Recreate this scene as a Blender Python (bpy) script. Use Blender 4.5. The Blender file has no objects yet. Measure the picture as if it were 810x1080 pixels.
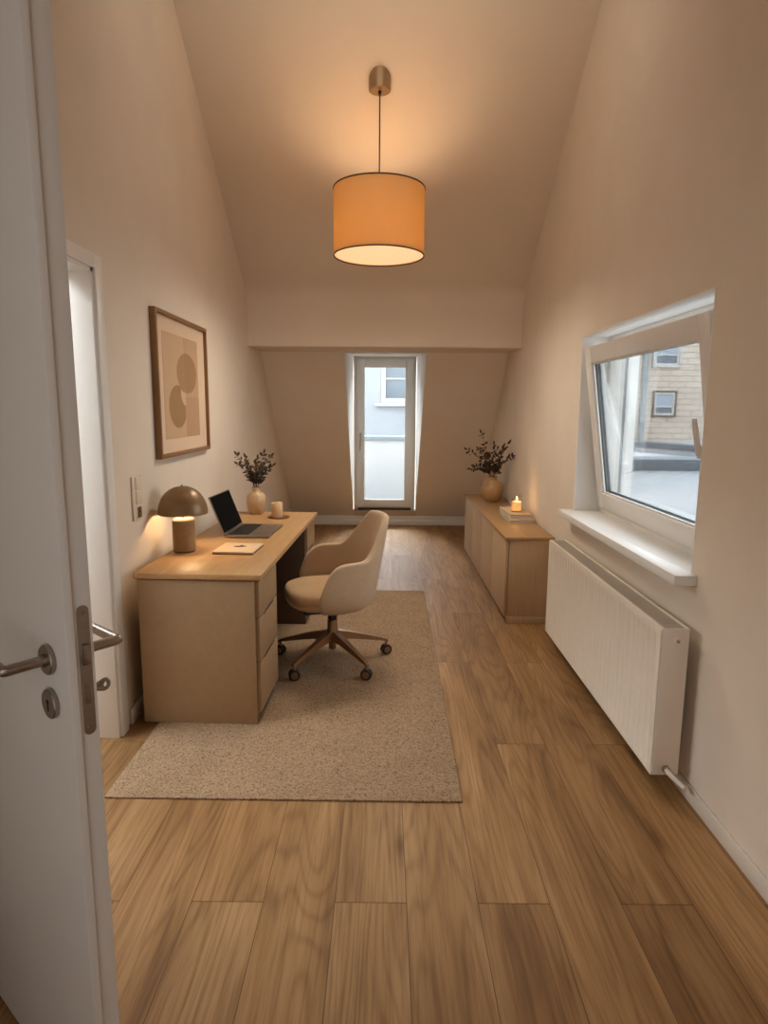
import bpy, bmesh, math, random
from mathutils import Vector, Matrix, Euler
random.seed(11)
SC = bpy.context.scene
COL = SC.collection
R = math.radians
PI = math.pi

# ------------------------------------------------------------------ materials
def lin(c):
    out = []
    for v in c[:3]:
        v = v / 255.0
        out.append(v / 12.92 if v <= 0.04045 else ((v + 0.055) / 1.055) ** 2.4)
    return (out[0], out[1], out[2], 1.0)

class NT:
    """small helper round a material's node tree"""
    def __init__(self, name):
        self.m = bpy.data.materials.new(name)
        self.m.use_nodes = True
        self.t = self.m.node_tree
        self.n = self.t.nodes
        self.b = self.n['Principled BSDF']
        self.out = self.n['Material Output']
    def add(self, typ, **kw):
        nd = self.n.new(typ)
        for k, v in kw.items():
            setattr(nd, k, v)
        return nd
    def link(self, a, b):
        self.t.links.new(a, b)
    def put(self, sock, v):
        if isinstance(v, bpy.types.NodeSocket):
            self.link(v, sock)
        else:
            sock.default_value = v
    def math(self, op, a, b=0.0, c=None, clamp=False):
        nd = self.add('ShaderNodeMath', operation=op, use_clamp=clamp)
        self.put(nd.inputs[0], a); self.put(nd.inputs[1], b)
        if c is not None: self.put(nd.inputs[2], c)
        return nd.outputs[0]
    def coord(self, kind='Object'):
        return self.add('ShaderNodeTexCoord').outputs[kind]
    def sep(self, v):
        nd = self.add('ShaderNodeSeparateXYZ'); self.link(v, nd.inputs[0]); return nd.outputs
    def comb(self, x, y, z):
        nd = self.add('ShaderNodeCombineXYZ')
        self.put(nd.inputs[0], x); self.put(nd.inputs[1], y); self.put(nd.inputs[2], z)
        return nd.outputs[0]
    def scale(self, v, s):
        nd = self.add('ShaderNodeVectorMath', operation='MULTIPLY')
        self.link(v, nd.inputs[0]); nd.inputs[1].default_value = s
        return nd.outputs[0]
    def noise(self, v, scale, detail=3, rough=0.55, dist=0.0):
        nd = self.add('ShaderNodeTexNoise')
        self.link(v, nd.inputs['Vector'])
        nd.inputs['Scale'].default_value = scale; nd.inputs['Detail'].default_value = detail
        nd.inputs['Roughness'].default_value = rough; nd.inputs['Distortion'].default_value = dist
        return nd.outputs[0]
    def ramp(self, fac, stops, interp='LINEAR'):
        nd = self.add('ShaderNodeValToRGB'); cr = nd.color_ramp; cr.interpolation = interp
        while len(cr.elements) < len(stops): cr.elements.new(0.5)
        for e, (p, c) in zip(cr.elements, stops):
            e.position = p; e.color = c if len(c) == 4 else (*c, 1)
        self.link(fac, nd.inputs[0])
        return nd.outputs[0]
    def mix(self, fac, a, b, blend='MIX'):
        nd = self.add('ShaderNodeMix', data_type='RGBA', blend_type=blend)
        self.put(nd.inputs[0], fac); self.put(nd.inputs[6], a); self.put(nd.inputs[7], b)
        return nd.outputs[2]
    def bump(self, h, strength=0.2, dist=0.002):
        nd = self.add('ShaderNodeBump')
        nd.inputs['Strength'].default_value = strength; nd.inputs['Distance'].default_value = dist
        self.link(h, nd.inputs['Height']); self.link(nd.outputs[0], self.b.inputs['Normal'])

def plain(name, rgb, rough=0.5, metal=0.0, var=0.06, vscale=6.0, bump=0.0, bscale=60.0, stretch=(1, 1, 1), bdist=0.002, spec=0.5, sheen=0.0):
    k = NT(name)
    co = k.scale(k.coord(), stretch)
    base = lin(rgb)
    dark = tuple(c * (1 - var) for c in base[:3]); light = tuple(min(1, c * (1 + var)) for c in base[:3])
    n = k.noise(co, vscale, 4)
    k.link(k.ramp(n, [(0.3, dark), (0.7, light)]), k.b.inputs['Base Color'])
    k.b.inputs['Roughness'].default_value = rough
    k.b.inputs['Metallic'].default_value = metal
    k.b.inputs['Specular IOR Level'].default_value = spec
    if sheen: k.b.inputs['Sheen Weight'].default_value = sheen
    if bump: k.bump(k.noise(co, bscale, 3), bump, bdist)
    return k.m

def emit(name, rgb, strength):
    k = NT(name)
    c = lin(rgb)
    k.b.inputs['Base Color'].default_value = c
    k.b.inputs['Emission Color'].default_value = c
    k.b.inputs['Emission Strength'].default_value = strength
    return k.m

def wood_mat(name, rgb, axis=1, contrast=0.16, rough=0.5):
    """fine straight oak-like veneer, grain along one local axis"""
    k = NT(name)
    st = [22.0, 22.0, 22.0]; st[axis] = 1.2
    co = k.scale(k.coord(), tuple(st))
    n = k.noise(co, 1.6, 5, 0.6, 0.4)
    st2 = [150.0, 150.0, 150.0]; st2[axis] = 5.0
    n2 = k.noise(k.scale(k.coord(), tuple(st2)), 1.0, 2)
    b = lin(rgb)[:3]
    c1 = k.ramp(n, [(0.28, tuple(c * (1 - contrast) for c in b)), (0.72, tuple(min(1, c * (1 + contrast * .6)) for c in b))])
    c2 = k.ramp(n2, [(0.3, (0.9, 0.88, 0.86)), (0.6, (1, 1, 1))])
    k.link(k.mix(1.0, c1, c2, 'MULTIPLY'), k.b.inputs['Base Color'])
    k.b.inputs['Roughness'].default_value = rough
    k.bump(n2, 0.08, 0.001)
    return k.m

def fabric_mat(name, rgb, scale=420.0, var=0.12, bump=0.35):
    k = NT(name)
    co = k.coord()
    b = lin(rgb)[:3]
    n = k.noise(co, scale, 2)
    big = k.noise(co, 12.0, 3)
    c = k.ramp(n, [(0.3, tuple(x * (1 - var) for x in b)), (0.7, tuple(min(1, x * (1 + var)) for x in b))])
    c = k.mix(1.0, c, k.ramp(big, [(0.3, (0.94, 0.93, 0.92)), (0.7, (1, 1, 1))]), 'MULTIPLY')
    k.link(c, k.b.inputs['Base Color'])
    k.b.inputs['Roughness'].default_value = 0.92
    k.b.inputs['Specular IOR Level'].default_value = 0.15
    k.b.inputs['Sheen Weight'].default_value = 0.15
    k.bump(n, bump, 0.001)
    return k.m

def glass_mat(name, tint=(1, 1, 1), refl=0.06):
    k = NT(name)
    tr = k.add('ShaderNodeBsdfTransparent'); tr.inputs[0].default_value = (*tint, 1)
    gl = k.add('ShaderNodeBsdfGlossy'); gl.inputs['Roughness'].default_value = 0.02
    fr = k.add('ShaderNodeFresnel'); fr.inputs[0].default_value = 1.2
    mx = k.add('ShaderNodeMixShader')
    k.link(k.math('MULTIPLY', fr.outputs[0], refl / 0.04 * 0.5, clamp=True), mx.inputs[0])
    k.link(tr.outputs[0], mx.inputs[1]); k.link(gl.outputs[0], mx.inputs[2])
    k.link(mx.outputs[0], k.out.inputs[0])
    return k.m

def floor_mat():
    k = NT('oak_planks')
    xyz = k.sep(k.coord())
    x, y = xyz[0], xyz[1]
    W, L = 0.2135, 1.84
    xs = k.math('DIVIDE', k.math('SUBTRACT', x, 0.075), W)
    ci = k.math('FLOOR', xs)
    fx = k.math('SUBTRACT', xs, ci)
    odd = k.math('ABSOLUTE', k.math('MODULO', ci, 2.0))
    off = k.math('MULTIPLY_ADD', odd, -0.92, 2.612)
    ys = k.math('DIVIDE', k.math('SUBTRACT', y, off), L)
    ri = k.math('FLOOR', ys)
    fy = k.math('SUBTRACT', ys, ri)
    wn = k.add('ShaderNodeTexWhiteNoise', noise_dimensions='2D')
    k.link(k.comb(ci, ri, 0.0), wn.inputs['Vector'])
    rnd = wn.outputs['Value']
    seed = k.math('MULTIPLY', rnd, 37.0)
    # broad tone along the plank
    v1 = k.comb(k.math('MULTIPLY', x, 7.0), k.math('MULTIPLY', y, 0.9), seed)
    g = k.noise(v1, 1.0, 3, 0.5, 0.3)
    # growth-ring lines: contour lines of the field g
    v1b = k.comb(k.math('MULTIPLY', x, 5.5), k.math('MULTIPLY', y, 0.45), k.math('ADD', seed, 5.0))
    gr = k.noise(v1b, 1.0, 1.5, 0.45, 0.25)
    ring = k.math('SINE', k.math('MULTIPLY', gr, 120.0))
    ring = k.math('MULTIPLY_ADD', ring, 0.5, 0.5)
    ring = k.math('POWER', ring, 3.0)
    v2 = k.comb(k.math('MULTIPLY', x, 120.0), k.math('MULTIPLY', y, 4.5), seed)
    fine = k.noise(v2, 1.0, 3, 0.6)
    v3 = k.comb(k.math('MULTIPLY', x, 28.0), k.math('MULTIPLY', y, 1.6), seed)
    mid = k.noise(v3, 1.0, 4, 0.6, 0.4)
    c = k.ramp(g, [(0.22, lin((118, 84, 49))), (0.5, lin((154, 116, 74))), (0.78, lin((176, 138, 95)))])
    c = k.mix(0.65, c, k.ramp(mid, [(0.25, (0.66, 0.62, 0.56)), (0.5, (1, 1, 1)), (0.8, (1.0, 1.0, 1.0))]), 'MULTIPLY')
    c = k.mix(k.math('MULTIPLY', ring, 0.52), c, k.mix(1.0, c, (0.62, 0.56, 0.5, 1), 'MULTIPLY'))
    c = k.mix(0.75, c, k.ramp(fine, [(0.32, (0.66, 0.63, 0.59)), (0.56, (1, 1, 1))]), 'MULTIPLY')
    # knots
    vo = k.add('ShaderNodeTexVoronoi', feature='F1'); vo.inputs['Scale'].default_value = 1.0
    k.link(k.comb(k.math('MULTIPLY', x, 4.2), k.math('MULTIPLY', y, 1.5), seed), vo.inputs['Vector'])
    kn = k.ramp(vo.outputs['Distance'], [(0.02, (0.28, 0.22, 0.17)), (0.10, (0.75, 0.7, 0.66)), (0.2, (1, 1, 1))])
    c = k.mix(0.7, c, kn, 'MULTIPLY')
    tone = k.math('MULTIPLY_ADD', rnd, 0.22, 0.88)
    c = k.mix(1.0, c, k.comb(tone, tone, tone), 'MULTIPLY')
    # joints
    ex = k.math('MINIMUM', fx, k.math('SUBTRACT', 1.0, fx))
    ey = k.math('MINIMUM', fy, k.math('SUBTRACT', 1.0, fy))
    gx = k.math('LESS_THAN', k.math('MULTIPLY', ex, W), 0.0011)
    gy = k.math('LESS_THAN', k.math('MULTIPLY', ey, L), 0.0016)
    gap = k.math('MAXIMUM', gx, gy)
    c = k.mix(k.math('MULTIPLY', gap, 0.8), c, lin((60, 40, 24)))
    k.link(c, k.b.inputs['Base Color'])
    rg = k.math('MULTIPLY_ADD', fine, 0.14, 0.46)
    k.link(rg, k.b.inputs['Roughness'])
    k.b.inputs['Specular IOR Level'].default_value = 0.27
    hgt = k.math('SUBTRACT', k.math('MULTIPLY', fine, 0.25), gap)
    k.bump(hgt, 0.25, 0.001)
    return k.m

def rug_mat():
    k = NT('woven_wool')
    co = k.coord()
    warp = k.noise(co, 30.0, 2)
    vo = k.add('ShaderNodeTexVoronoi', feature='F1'); vo.inputs['Scale'].default_value = 1.0
    xyz = k.sep(co)
    wx = k.math('MULTIPLY_ADD', warp, 3.0, k.math('MULTIPLY', xyz[0], 150.0))
    wy = k.math('MULTIPLY_ADD', warp, 3.0, k.math('MULTIPLY', xyz[1], 210.0))
    k.link(k.comb(wx, wy, 0.0), vo.inputs['Vector'])
    d = vo.outputs['Distance']
    big = k.noise(co, 5.0, 4)
    fine = k.noise(co, 60.0, 3)
    c = k.ramp(d, [(0.05, lin((196, 168, 138))), (0.45, lin((180, 151, 120))), (0.9, lin((134, 105, 78)))])
    c = k.mix(1.0, c, k.ramp(big, [(0.3, (0.88, 0.87, 0.86)), (0.7, (1, 1, 1))]), 'MULTIPLY')
    c = k.mix(0.45, c, k.ramp(fine, [(0.35, (0.74, 0.71, 0.68)), (0.6, (1, 1, 1))]), 'MULTIPLY')
    k.link(c, k.b.inputs['Base Color'])
    k.b.inputs['Roughness'].default_value = 0.95
    k.b.inputs['Specular IOR Level'].default_value = 0.1
    h = k.math('SUBTRACT', k.math('MULTIPLY', fine, 0.6), d)
    k.bump(h, 0.8, 0.006)
    return k.m

def art_mat():
    """abstract print in object space: the sheet lies in local y (along the wall) and z"""
    k = NT('abstract_print')
    xyz = k.sep(k.coord())
    y, z = xyz[1], xyz[2]
    def ell(cy, cz, ry, rz):
        a = k.math('DIVIDE', k.math('SUBTRACT', y, cy), ry)
        b = k.math('DIVIDE', k.math('SUBTRACT', z, cz), rz)
        d = k.math('ADD', k.math('MULTIPLY', a, a), k.math('MULTIPLY', b, b))
        return k.math('LESS_THAN', d, 1.0)
    grain = k.noise(k.coord(), 90.0, 3)
    base = lin((196, 163, 130))
    right = k.math('GREATER_THAN', y, 0.03)
    c = k.mix(right, base, lin((188, 154, 120)))
    line = k.math('LESS_THAN', k.math('ABSOLUTE', k.math('SUBTRACT', y, 0.03)), 0.006)
    c = k.mix(k.math('MULTIPLY', line, 0.6), c, lin((170, 136, 102)))
    low = k.math('MULTIPLY', right, k.math('LESS_THAN', z, -0.055))
    c = k.mix(k.math('MULTIPLY', low, 0.75), c, lin((178, 143, 110)))
    e2 = k.math('MULTIPLY', ell(-0.11, -0.11, 0.155, 0.118), k.math('LESS_THAN', y, 0.02))
    c = k.mix(e2, c, lin((156, 120, 80)))
    e3 = k.math('MULTIPLY', ell(0.03, -0.03, 0.085, 0.075), k.math('SUBTRACT', 1.0, ell(0.07, 0.08, 0.19, 0.118)))
    e3 = k.math('MULTIPLY', e3, k.math('LESS_THAN', y, 0.03))
    c = k.mix(k.math('MULTIPLY', e3, 0.9), c, lin((206, 175, 143)))
    e1 = ell(0.07, 0.08, 0.185, 0.113)
    c = k.mix(e1, c, lin((164, 128, 88)))
    e1r = k.math('MULTIPLY', e1, right)
    c = k.mix(k.math('MULTIPLY', e1r, 0.5), c, lin((152, 116, 78)))
    c = k.mix(1.0, c, k.ramp(grain, [(0.3, (0.93, 0.92, 0.91)), (0.7, (1, 1, 1))]), 'MULTIPLY')
    k.link(c, k.b.inputs['Base Color'])
    k.b.inputs['Roughness'].default_value = 0.7
    return k.m

def tile_mat():
    k = NT('facade_tiles')
    co = k.coord()
    br = k.add('ShaderNodeTexBrick')
    xyz = k.sep(co)
    k.link(k.comb(xyz[0], xyz[2], 0.0), br.inputs['Vector'])
    br.offset = 0.5
    br.inputs['Color1'].default_value = lin((190, 181, 170)); br.inputs['Color2'].default_value = lin((182, 171, 158))
    br.inputs['Mortar'].default_value = lin((142, 130, 117))
    br.inputs['Scale'].default_value = 1.0
    br.inputs['Mortar Size'].default_value = 0.007
    br.inputs['Brick Width'].default_value = 0.30; br.inputs['Row Height'].default_value = 0.105
    stain = k.noise(co, 1.2, 4)
    c = k.mix(1.0, br.outputs['Color'], k.ramp(stain, [(0.3, (0.9, 0.88, 0.86)), (0.65, (1, 1, 1))]), 'MULTIPLY')
    k.link(c, k.b.inputs['Base Color'])
    k.b.inputs['Roughness'].default_value = 0.8
    return k.m

def shade_mat():
    k = NT('linen_shade')
    co = k.coord()
    xyz = k.sep(co)
    ang = k.math('ARCTAN2', xyz[1], xyz[0])
    n = k.noise(k.comb(k.math('MULTIPLY', ang, 60.0), k.math('MULTIPLY', xyz[2], 400.0), 0.0), 1.0, 3)
    c = k.ramp(n, [(0.3, lin((224, 186, 136))), (0.7, lin((240, 206, 156)))])
    df = k.add('ShaderNodeBsdfDiffuse'); tl = k.add('ShaderNodeBsdfTranslucent')
    k.link(c, df.inputs[0])
    k.link(k.mix(1.0, c, (0.97, 1.0, 0.62, 1), 'MULTIPLY'), tl.inputs[0])
    mx = k.add('ShaderNodeMixShader'); mx.inputs[0].default_value = 0.32
    k.link(df.outputs[0], mx.inputs[1]); k.link(tl.outputs[0], mx.inputs[2])
    k.link(mx.outputs[0], k.out.inputs[0])
    return k.m

M = {}
M['wall'] = plain('wall_plaster', (223, 210, 194), 0.9, var=0.03, vscale=3, bump=0.12, bscale=180, spec=0.2)
M['slope'] = plain('slope_plaster_brightened', (240, 231, 219), 0.9, var=0.02, vscale=3, bump=0.12, bscale=180, spec=0.2)  # wall plaster made lighter to make up for weak light at the back
M['ceil'] = plain('ceiling_plaster', (224, 210, 193), 0.92, var=0.02, vscale=2.5, bump=0.12, bscale=160, spec=0.15)
M['white'] = plain('white_lacquer', (232, 229, 224), 0.35, var=0.012, vscale=4)
M['reveal'] = plain('white_reveal_paint', (236, 234, 230), 0.7, var=0.02)
M['pvc'] = plain('white_window_plastic', (228, 224, 218), 0.32, var=0.012)
M['skirt'] = plain('skirting_paint', (214, 205, 192), 0.5, var=0.02)
M['floor'] = floor_mat()
M['rug'] = rug_mat()
M['art'] = art_mat()
M['tile'] = tile_mat()
M['shade'] = shade_mat()
M['steel'] = plain('brushed_steel', (168, 158, 148), 0.33, 1.0, var=0.08, vscale=8, stretch=(1, 1, 30))
M['dark'] = plain('dark_recess', (26, 22, 20), 0.7, var=0.1)
M['desk_top'] = wood_mat('desk_veneer', (194, 152, 102), 1, 0.10, 0.42)
M['desk'] = plain('desk_laminate', (161, 131, 96), 0.55, var=0.05, vscale=30)
M['desk_in'] = plain('desk_dark_side', (74, 50, 28), 0.6, var=0.06)  # dark brown boards inside the kneehole
M['cab_top'] = wood_mat('sideboard_veneer', (174, 136, 92), 1, 0.10, 0.42)
M['cab'] = wood_mat('sideboard_panel', (188, 158, 122), 2, 0.05, 0.5)
M['fab'] = fabric_mat('beige_upholstery', (201, 168, 130), 300)
M['fab2'] = fabric_mat('beige_upholstery_outer', (196, 170, 140), 300)
M['bronze'] = plain('bronze_metal', (150, 112, 78), 0.36, 0.65, var=0.05)
M['black'] = plain('black_plastic', (24, 22, 21), 0.45, var=0.1)
M['lampdome'] = plain('taupe_lamp_metal', (132, 103, 68), 0.36, 0.25, var=0.05)
M['lampbase'] = plain('lamp_base_stone', (152, 120, 82), 0.65, var=0.10, vscale=40)
M['cream'] = plain('cream_ceramic', (200, 168, 130), 0.35, var=0.08, vscale=20)
M['tan_ceramic'] = plain('tan_ceramic', (178, 140, 98), 0.35, var=0.08, vscale=20)
M['brass'] = plain('pendant_brass', (156, 128, 96), 0.38, 0.5, var=0.04)
M['cord'] = plain('textile_cord', (40, 28, 20), 0.8)
M['diffuser'] = emit('lamp_diffuser', (255, 214, 160), 0.78)
M['bulb'] = emit('warm_bulb', (255, 226, 176), 6.0)
M['flame'] = emit('candle_flame', (255, 214, 140), 9.0)
M['frame_wood'] = wood_mat('picture_frame_oak', (142, 102, 60), 2, 0.2, 0.4)
M['mat'] = plain('picture_mat', (214, 188, 162), 0.85, var=0.02, bump=0.1, bscale=300)
M['wax'] = plain('candle_wax', (226, 192, 148), 0.5, var=0.04)
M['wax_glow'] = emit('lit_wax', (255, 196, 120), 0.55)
M['wood_dish'] = wood_mat('coaster_wood', (136, 98, 60), 0, 0.2, 0.5)
M['leaf'] = plain('dark_dry_leaf', (66, 48, 32), 0.6, var=0.35, vscale=30)
M['stem'] = plain('brown_stem', (78, 54, 34), 0.7, var=0.2)
M['alu'] = plain('laptop_metal', (150, 140, 130), 0.35, 0.8, var=0.03)
M['screen'] = plain('dark_screen', (7, 6, 5), 0.6, var=0.1, spec=0.03)
M['keys'] = plain('laptop_keys', (22, 19, 17), 0.55, var=0.1)
M['paper'] = plain('notebook_paper', (218, 190, 154), 0.8, var=0.03)
M['cover'] = plain('notebook_cover', (226, 198, 162), 0.6, var=0.03)
M['under'] = plain('dark_backing', (84, 62, 42), 0.7)
M['book1'] = plain('book_cloth_cream', (206, 176, 136), 0.75, var=0.05, vscale=60)
M['book2'] = plain('book_cloth_sand', (190, 166, 134), 0.75, var=0.05, vscale=60)
M['pages'] = plain('book_pages', (204, 196, 184), 0.85, var=0.10, stretch=(1, 1, 60), vscale=20)
M['socket'] = plain('socket_reflection_brown', (112, 84, 56), 0.5, 0.3)  # brownish light reflection on the socket, put in as a colour
M['panelwhite'] = plain('switch_plastic', (222, 206, 186), 0.4, var=0.02)
M['rad'] = plain('radiator_enamel', (236, 226, 212), 0.38, var=0.012)
M['grille'] = plain('radiator_grille', (205, 194, 180), 0.45, 0.2)
M['glass'] = glass_mat('window_glass', (0.97, 0.985, 0.985), 0.05)
M['candleglass'] = glass_mat('candle_glass', (0.996, 0.985, 0.965), 0.03)
M['gasket'] = plain('grey_gasket', (66, 72, 76), 0.6)
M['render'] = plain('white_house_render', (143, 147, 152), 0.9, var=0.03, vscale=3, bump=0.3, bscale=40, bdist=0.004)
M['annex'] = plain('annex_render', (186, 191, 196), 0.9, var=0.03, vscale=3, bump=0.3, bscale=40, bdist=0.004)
M['coping'] = plain('grey_metal_coping', (100, 112, 122), 0.5, 0.1, var=0.06)
M['coping_d'] = plain('slate_metal_fascia', (72, 82, 90), 0.5, 0.1, var=0.06)
M['roofing'] = plain('pale_roof_membrane', (160, 164, 167), 0.85, var=0.08, vscale=2)
M['winglass'] = plain('far_window_glass', (84, 98, 110), 0.3, var=0.12, vscale=3)
M['blind'] = plain('far_window_blind', (136, 150, 162), 0.5, var=0.04, stretch=(1, 1, 12))
M['winframe'] = plain('far_window_frame', (176, 175, 172), 0.5)
M['winstone'] = plain('far_window_surround', (92, 82, 72), 0.7)
M['pipe'] = plain('zinc_downpipe', (118, 128, 134), 0.5, 0.2)
M['gasdark'] = plain('dark_threshold', (58, 52, 46), 0.6)
M['ground'] = plain('courtyard_paving', (150, 150, 148), 0.9, var=0.1)

# ------------------------------------------------------------------ geometry helpers
class MB:
    def __init__(self):
        self.bm = bmesh.new()
        self.mats = []
    def mi(self, m):
        if m is None: return 0
        if m not in self.mats: self.mats.append(m)
        return self.mats.index(m)
    def _merge(self, tmp, m, mtx=None):
        idx = self.mi(m)
        if mtx is not None: bmesh.ops.transform(tmp, matrix=mtx, verts=tmp.verts)
        bmesh.ops.recalc_face_normals(tmp, faces=tmp.faces)
        vm = {}
        for v in tmp.verts: vm[v] = self.bm.verts.new(v.co)
        for f in tmp.faces:
            try:
                nf = self.bm.faces.new([vm[v] for v in f.verts]); nf.material_index = idx; nf.smooth = True
            except ValueError: pass
        tmp.free()
    def box(self, a, b, m=None, bev=0.0, seg=2, mtx=None):
        t = bmesh.new()
        x0, y0, z0 = a; x1, y1, z1 = b
        vs = [t.verts.new(p) for p in ((x0,y0,z0),(x1,y0,z0),(x1,y1,z0),(x0,y1,z0),(x0,y0,z1),(x1,y0,z1),(x1,y1,z1),(x0,y1,z1))]
        for q in ((0,3,2,1),(4,5,6,7),(0,1,5,4),(1,2,6,5),(2,3,7,6),(3,0,4,7)): t.faces.new([vs[i] for i in q])
        if bev > 0:
            bmesh.ops.bevel(t, geom=list(t.edges), offset=bev, segments=seg, affect='EDGES', profile=0.5)
        self._merge(t, m, mtx)
        return self
    def prism(self, poly, axis, a, b, m=None, bev=0.0, mtx=None):
        """poly in the two remaining axes, extruded from a to b along axis (0,1,2)"""
        t = bmesh.new()
        def P(u, v, w):
            if axis == 0: return (w, u, v)
            if axis == 1: return (u, w, v)
            return (u, v, w)
        lo = [t.verts.new(P(u, v, a)) for u, v in poly]; hi = [t.verts.new(P(u, v, b)) for u, v in poly]
        t.faces.new(lo); t.faces.new(hi)
        n = len(poly)
        for i in range(n): t.faces.new((lo[i], lo[(i+1) % n], hi[(i+1) % n], hi[i]))
        if bev > 0:
            bmesh.ops.bevel(t, geom=list(t.edges), offset=bev, segments=2, affect='EDGES', profile=0.5)
        self._merge(t, m, mtx)
        return self
    def lathe(self, prof, m=None, center=(0, 0, 0), seg=48, mtx=None):
        t = bmesh.new()
        rings = []
        for r, z in prof:
            if r < 1e-6: rings.append([t.verts.new((0, 0, z))])
            else: rings.append([t.verts.new((r * math.cos(2*PI*i/seg), r * math.sin(2*PI*i/seg), z)) for i in range(seg)])
        for A, B in zip(rings, rings[1:]):
            for i in range(seg):
                j = (i + 1) % seg
                if len(A) == 1 and len(B) == 1: continue
                if len(A) == 1: t.faces.new((A[0], B[i], B[j]))
                elif len(B) == 1: t.faces.new((A[i], A[j], B[0]))
                else: t.faces.new((A[i], A[j], B[j], B[i]))
        mt = Matrix.Translation(center)
        if mtx is not None: mt = mtx @ mt
        self._merge(t, m, mt)
        return self
    def tube(self, pts, r, m=None, seg=12, mtx=None, caps=True):
        """r: one radius or one per point"""
        t = bmesh.new()
        pts = [Vector(p) for p in pts]
        rs = r if isinstance(r, (list, tuple)) else [r] * len(pts)
        rings = []
        ref = None
        for i, p in enumerate(pts):
            d = (pts[min(i+1, len(pts)-1)] - pts[max(i-1, 0)]).normalized()
            if ref is None:
                ref = Vector((0, 0, 1)) if abs(d.z) < 0.9 else Vector((1, 0, 0))
            u = (ref - d * ref.dot(d)).normalized(); ref = u
            w = d.cross(u)
            rings.append([t.verts.new(p + (u * math.cos(2*PI*k/seg) + w * math.sin(2*PI*k/seg)) * rs[i]) for k in range(seg)])
        for A, B in zip(rings, rings[1:]):
            for k in range(seg): t.faces.new((A[k], A[(k+1) % seg], B[(k+1) % seg], B[k]))
        if caps:
            t.faces.new(rings[0]); t.faces.new(rings[-1])
        self._merge(t, m, mtx)
        return self
    def cyl(self, p0, p1, r, m=None, seg=32, bev=0.0, mtx=None):
        p0, p1 = Vector(p0), Vector(p1)
        d = p1 - p0; L = d.length
        rot = d.to_track_quat('Z', 'Y').to_matrix().to_4x4()
        mt = Matrix.Translation(p0) @ rot
        if mtx is not None: mt = mtx @ mt
        prof = [(0, 0), (r - bev, 0)] + ([(r, bev)] if bev else []) + ([(r, L - bev)] if bev else [(r, L)]) + ([(r - bev, L)] if bev else []) + [(0, L)]
        if not bev: prof = [(0, 0), (r, 0), (r, L), (0, L)]
        return self.lathe(prof, m, (0, 0, 0), seg, mt)
    def grid(self, rows, m=None, closed=False, mtx=None):
        t = bmesh.new()
        V = [[t.verts.new(p) for p in row] for row in rows]
        for A, B in zip(V, V[1:]):
            n = len(A)
            for i in range(n if closed else n - 1):
                j = (i + 1) % n
                t.faces.new((A[i], A[j], B[j], B[i]))
        self._merge(t, m, mtx)
        return self
    def build(self, name, mat=None, parent=None, sharp=38, loc=None):
        me = bpy.data.meshes.new(name)
        self.bm.to_mesh(me); self.bm.free()
        ms = [mm for mm in self.mats if mm is not None]
        if mat is not None and not ms: ms = [mat]
        for mm in ms: me.materials.append(mm)
        me.set_sharp_from_angle(angle=R(sharp))
        o = bpy.data.objects.new(name, me)
        COL.objects.link(o)
        if parent is not None: o.parent = parent
        if loc is not None: o.location = loc
        return o

def tag(o, label=None, cat=None, group=None, kind=None):
    if label: o['label'] = label
    if cat: o['category'] = cat
    if group: o['group'] = group
    if kind: o['kind'] = kind
    return o

def empty(name, loc=(0, 0, 0), rz=0.0, label=None, cat=None, group=None, kind=None):
    o = bpy.data.objects.new(name, None)
    o.empty_display_size = 0.1
    COL.objects.link(o)
    o.location = loc; o.rotation_euler = (0, 0, rz)
    return tag(o, label, cat, group, kind)

def copy_tree(o, parent=None):
    c = o.copy(); COL.objects.link(c)
    if parent is not None: c.parent = parent
    for ch in list(o.children): copy_tree(ch, c)
    return c

# ------------------------------------------------------------------ room shell
XL, XR = -1.17, 1.165          # inner faces of the side walls
YB = -1.15                     # inner face of the wall behind the camera
ZC = 3.90                      # flat ceiling
Y_SL, Z_SL = 5.60, 2.40        # foot of the roof slope
SLP = 0.72
Y_TOP = Y_SL - (ZC - Z_SL) / SLP
Y_SOF, Z_SOF = 6.19, 1.985     # back edge of soffit, top of mansard slope
Y_KN, Z_KN = 8.0, 0.117        # foot of the mansard slope
DX0, DX1 = -0.392, 0.398       # dormer opening for the balcony door
OUT = 8.30

MB().box((XL - 3.0, YB - 0.3, -0.12), (XR + 0.34, OUT, 0.0)).build('floor', M['floor'])
tag(bpy.data.objects['floor'], 'oak plank floor running the length of the attic room', 'floor', kind='structure')

# ceiling: flat, slope, soft bend, bulkhead face, soffit -- one extruded profile
prof = [(YB - 0.3, ZC), (Y_TOP, ZC)]
ang0 = math.atan(SLP)
rb = 0.30
tan_len = rb * math.tan((PI/2 - ang0) / 2)
sx, sz = math.cos(ang0), -math.sin(ang0)
pA = (Y_SL - sx * tan_len, Z_SL - sz * tan_len)
prof.append(pA)
for i in range(1, 9):
    t = i / 8.0
    a = (1-t)**2; b = 2*t*(1-t); c_ = t*t
    pB = (Y_SL, Z_SL - tan_len)
    prof.append((a*pA[0] + b*Y_SL + c_*pB[0], a*pA[1] + b*Z_SL + c_*pB[1]))
prof += [(Y_SL + 0.01, 1.975 + 0.012), (Y_SL + 0.016, 1.975 + 0.003), (Y_SL + 0.03, 1.975), (Y_SOF + 0.02, Z_SOF), (Y_SOF + 0.02, 2.9), (Y_TOP + 0.2, ZC + 0.5), (YB - 0.3, ZC + 0.5)]
o = MB().prism(prof, 0, XL - 0.05, XR + 0.05).build('ceiling', M['ceil'], sharp=30)
tag(o, 'pale plaster sloped ceiling with bulkhead edge above the balcony door', 'ceiling', kind='structure')

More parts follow.
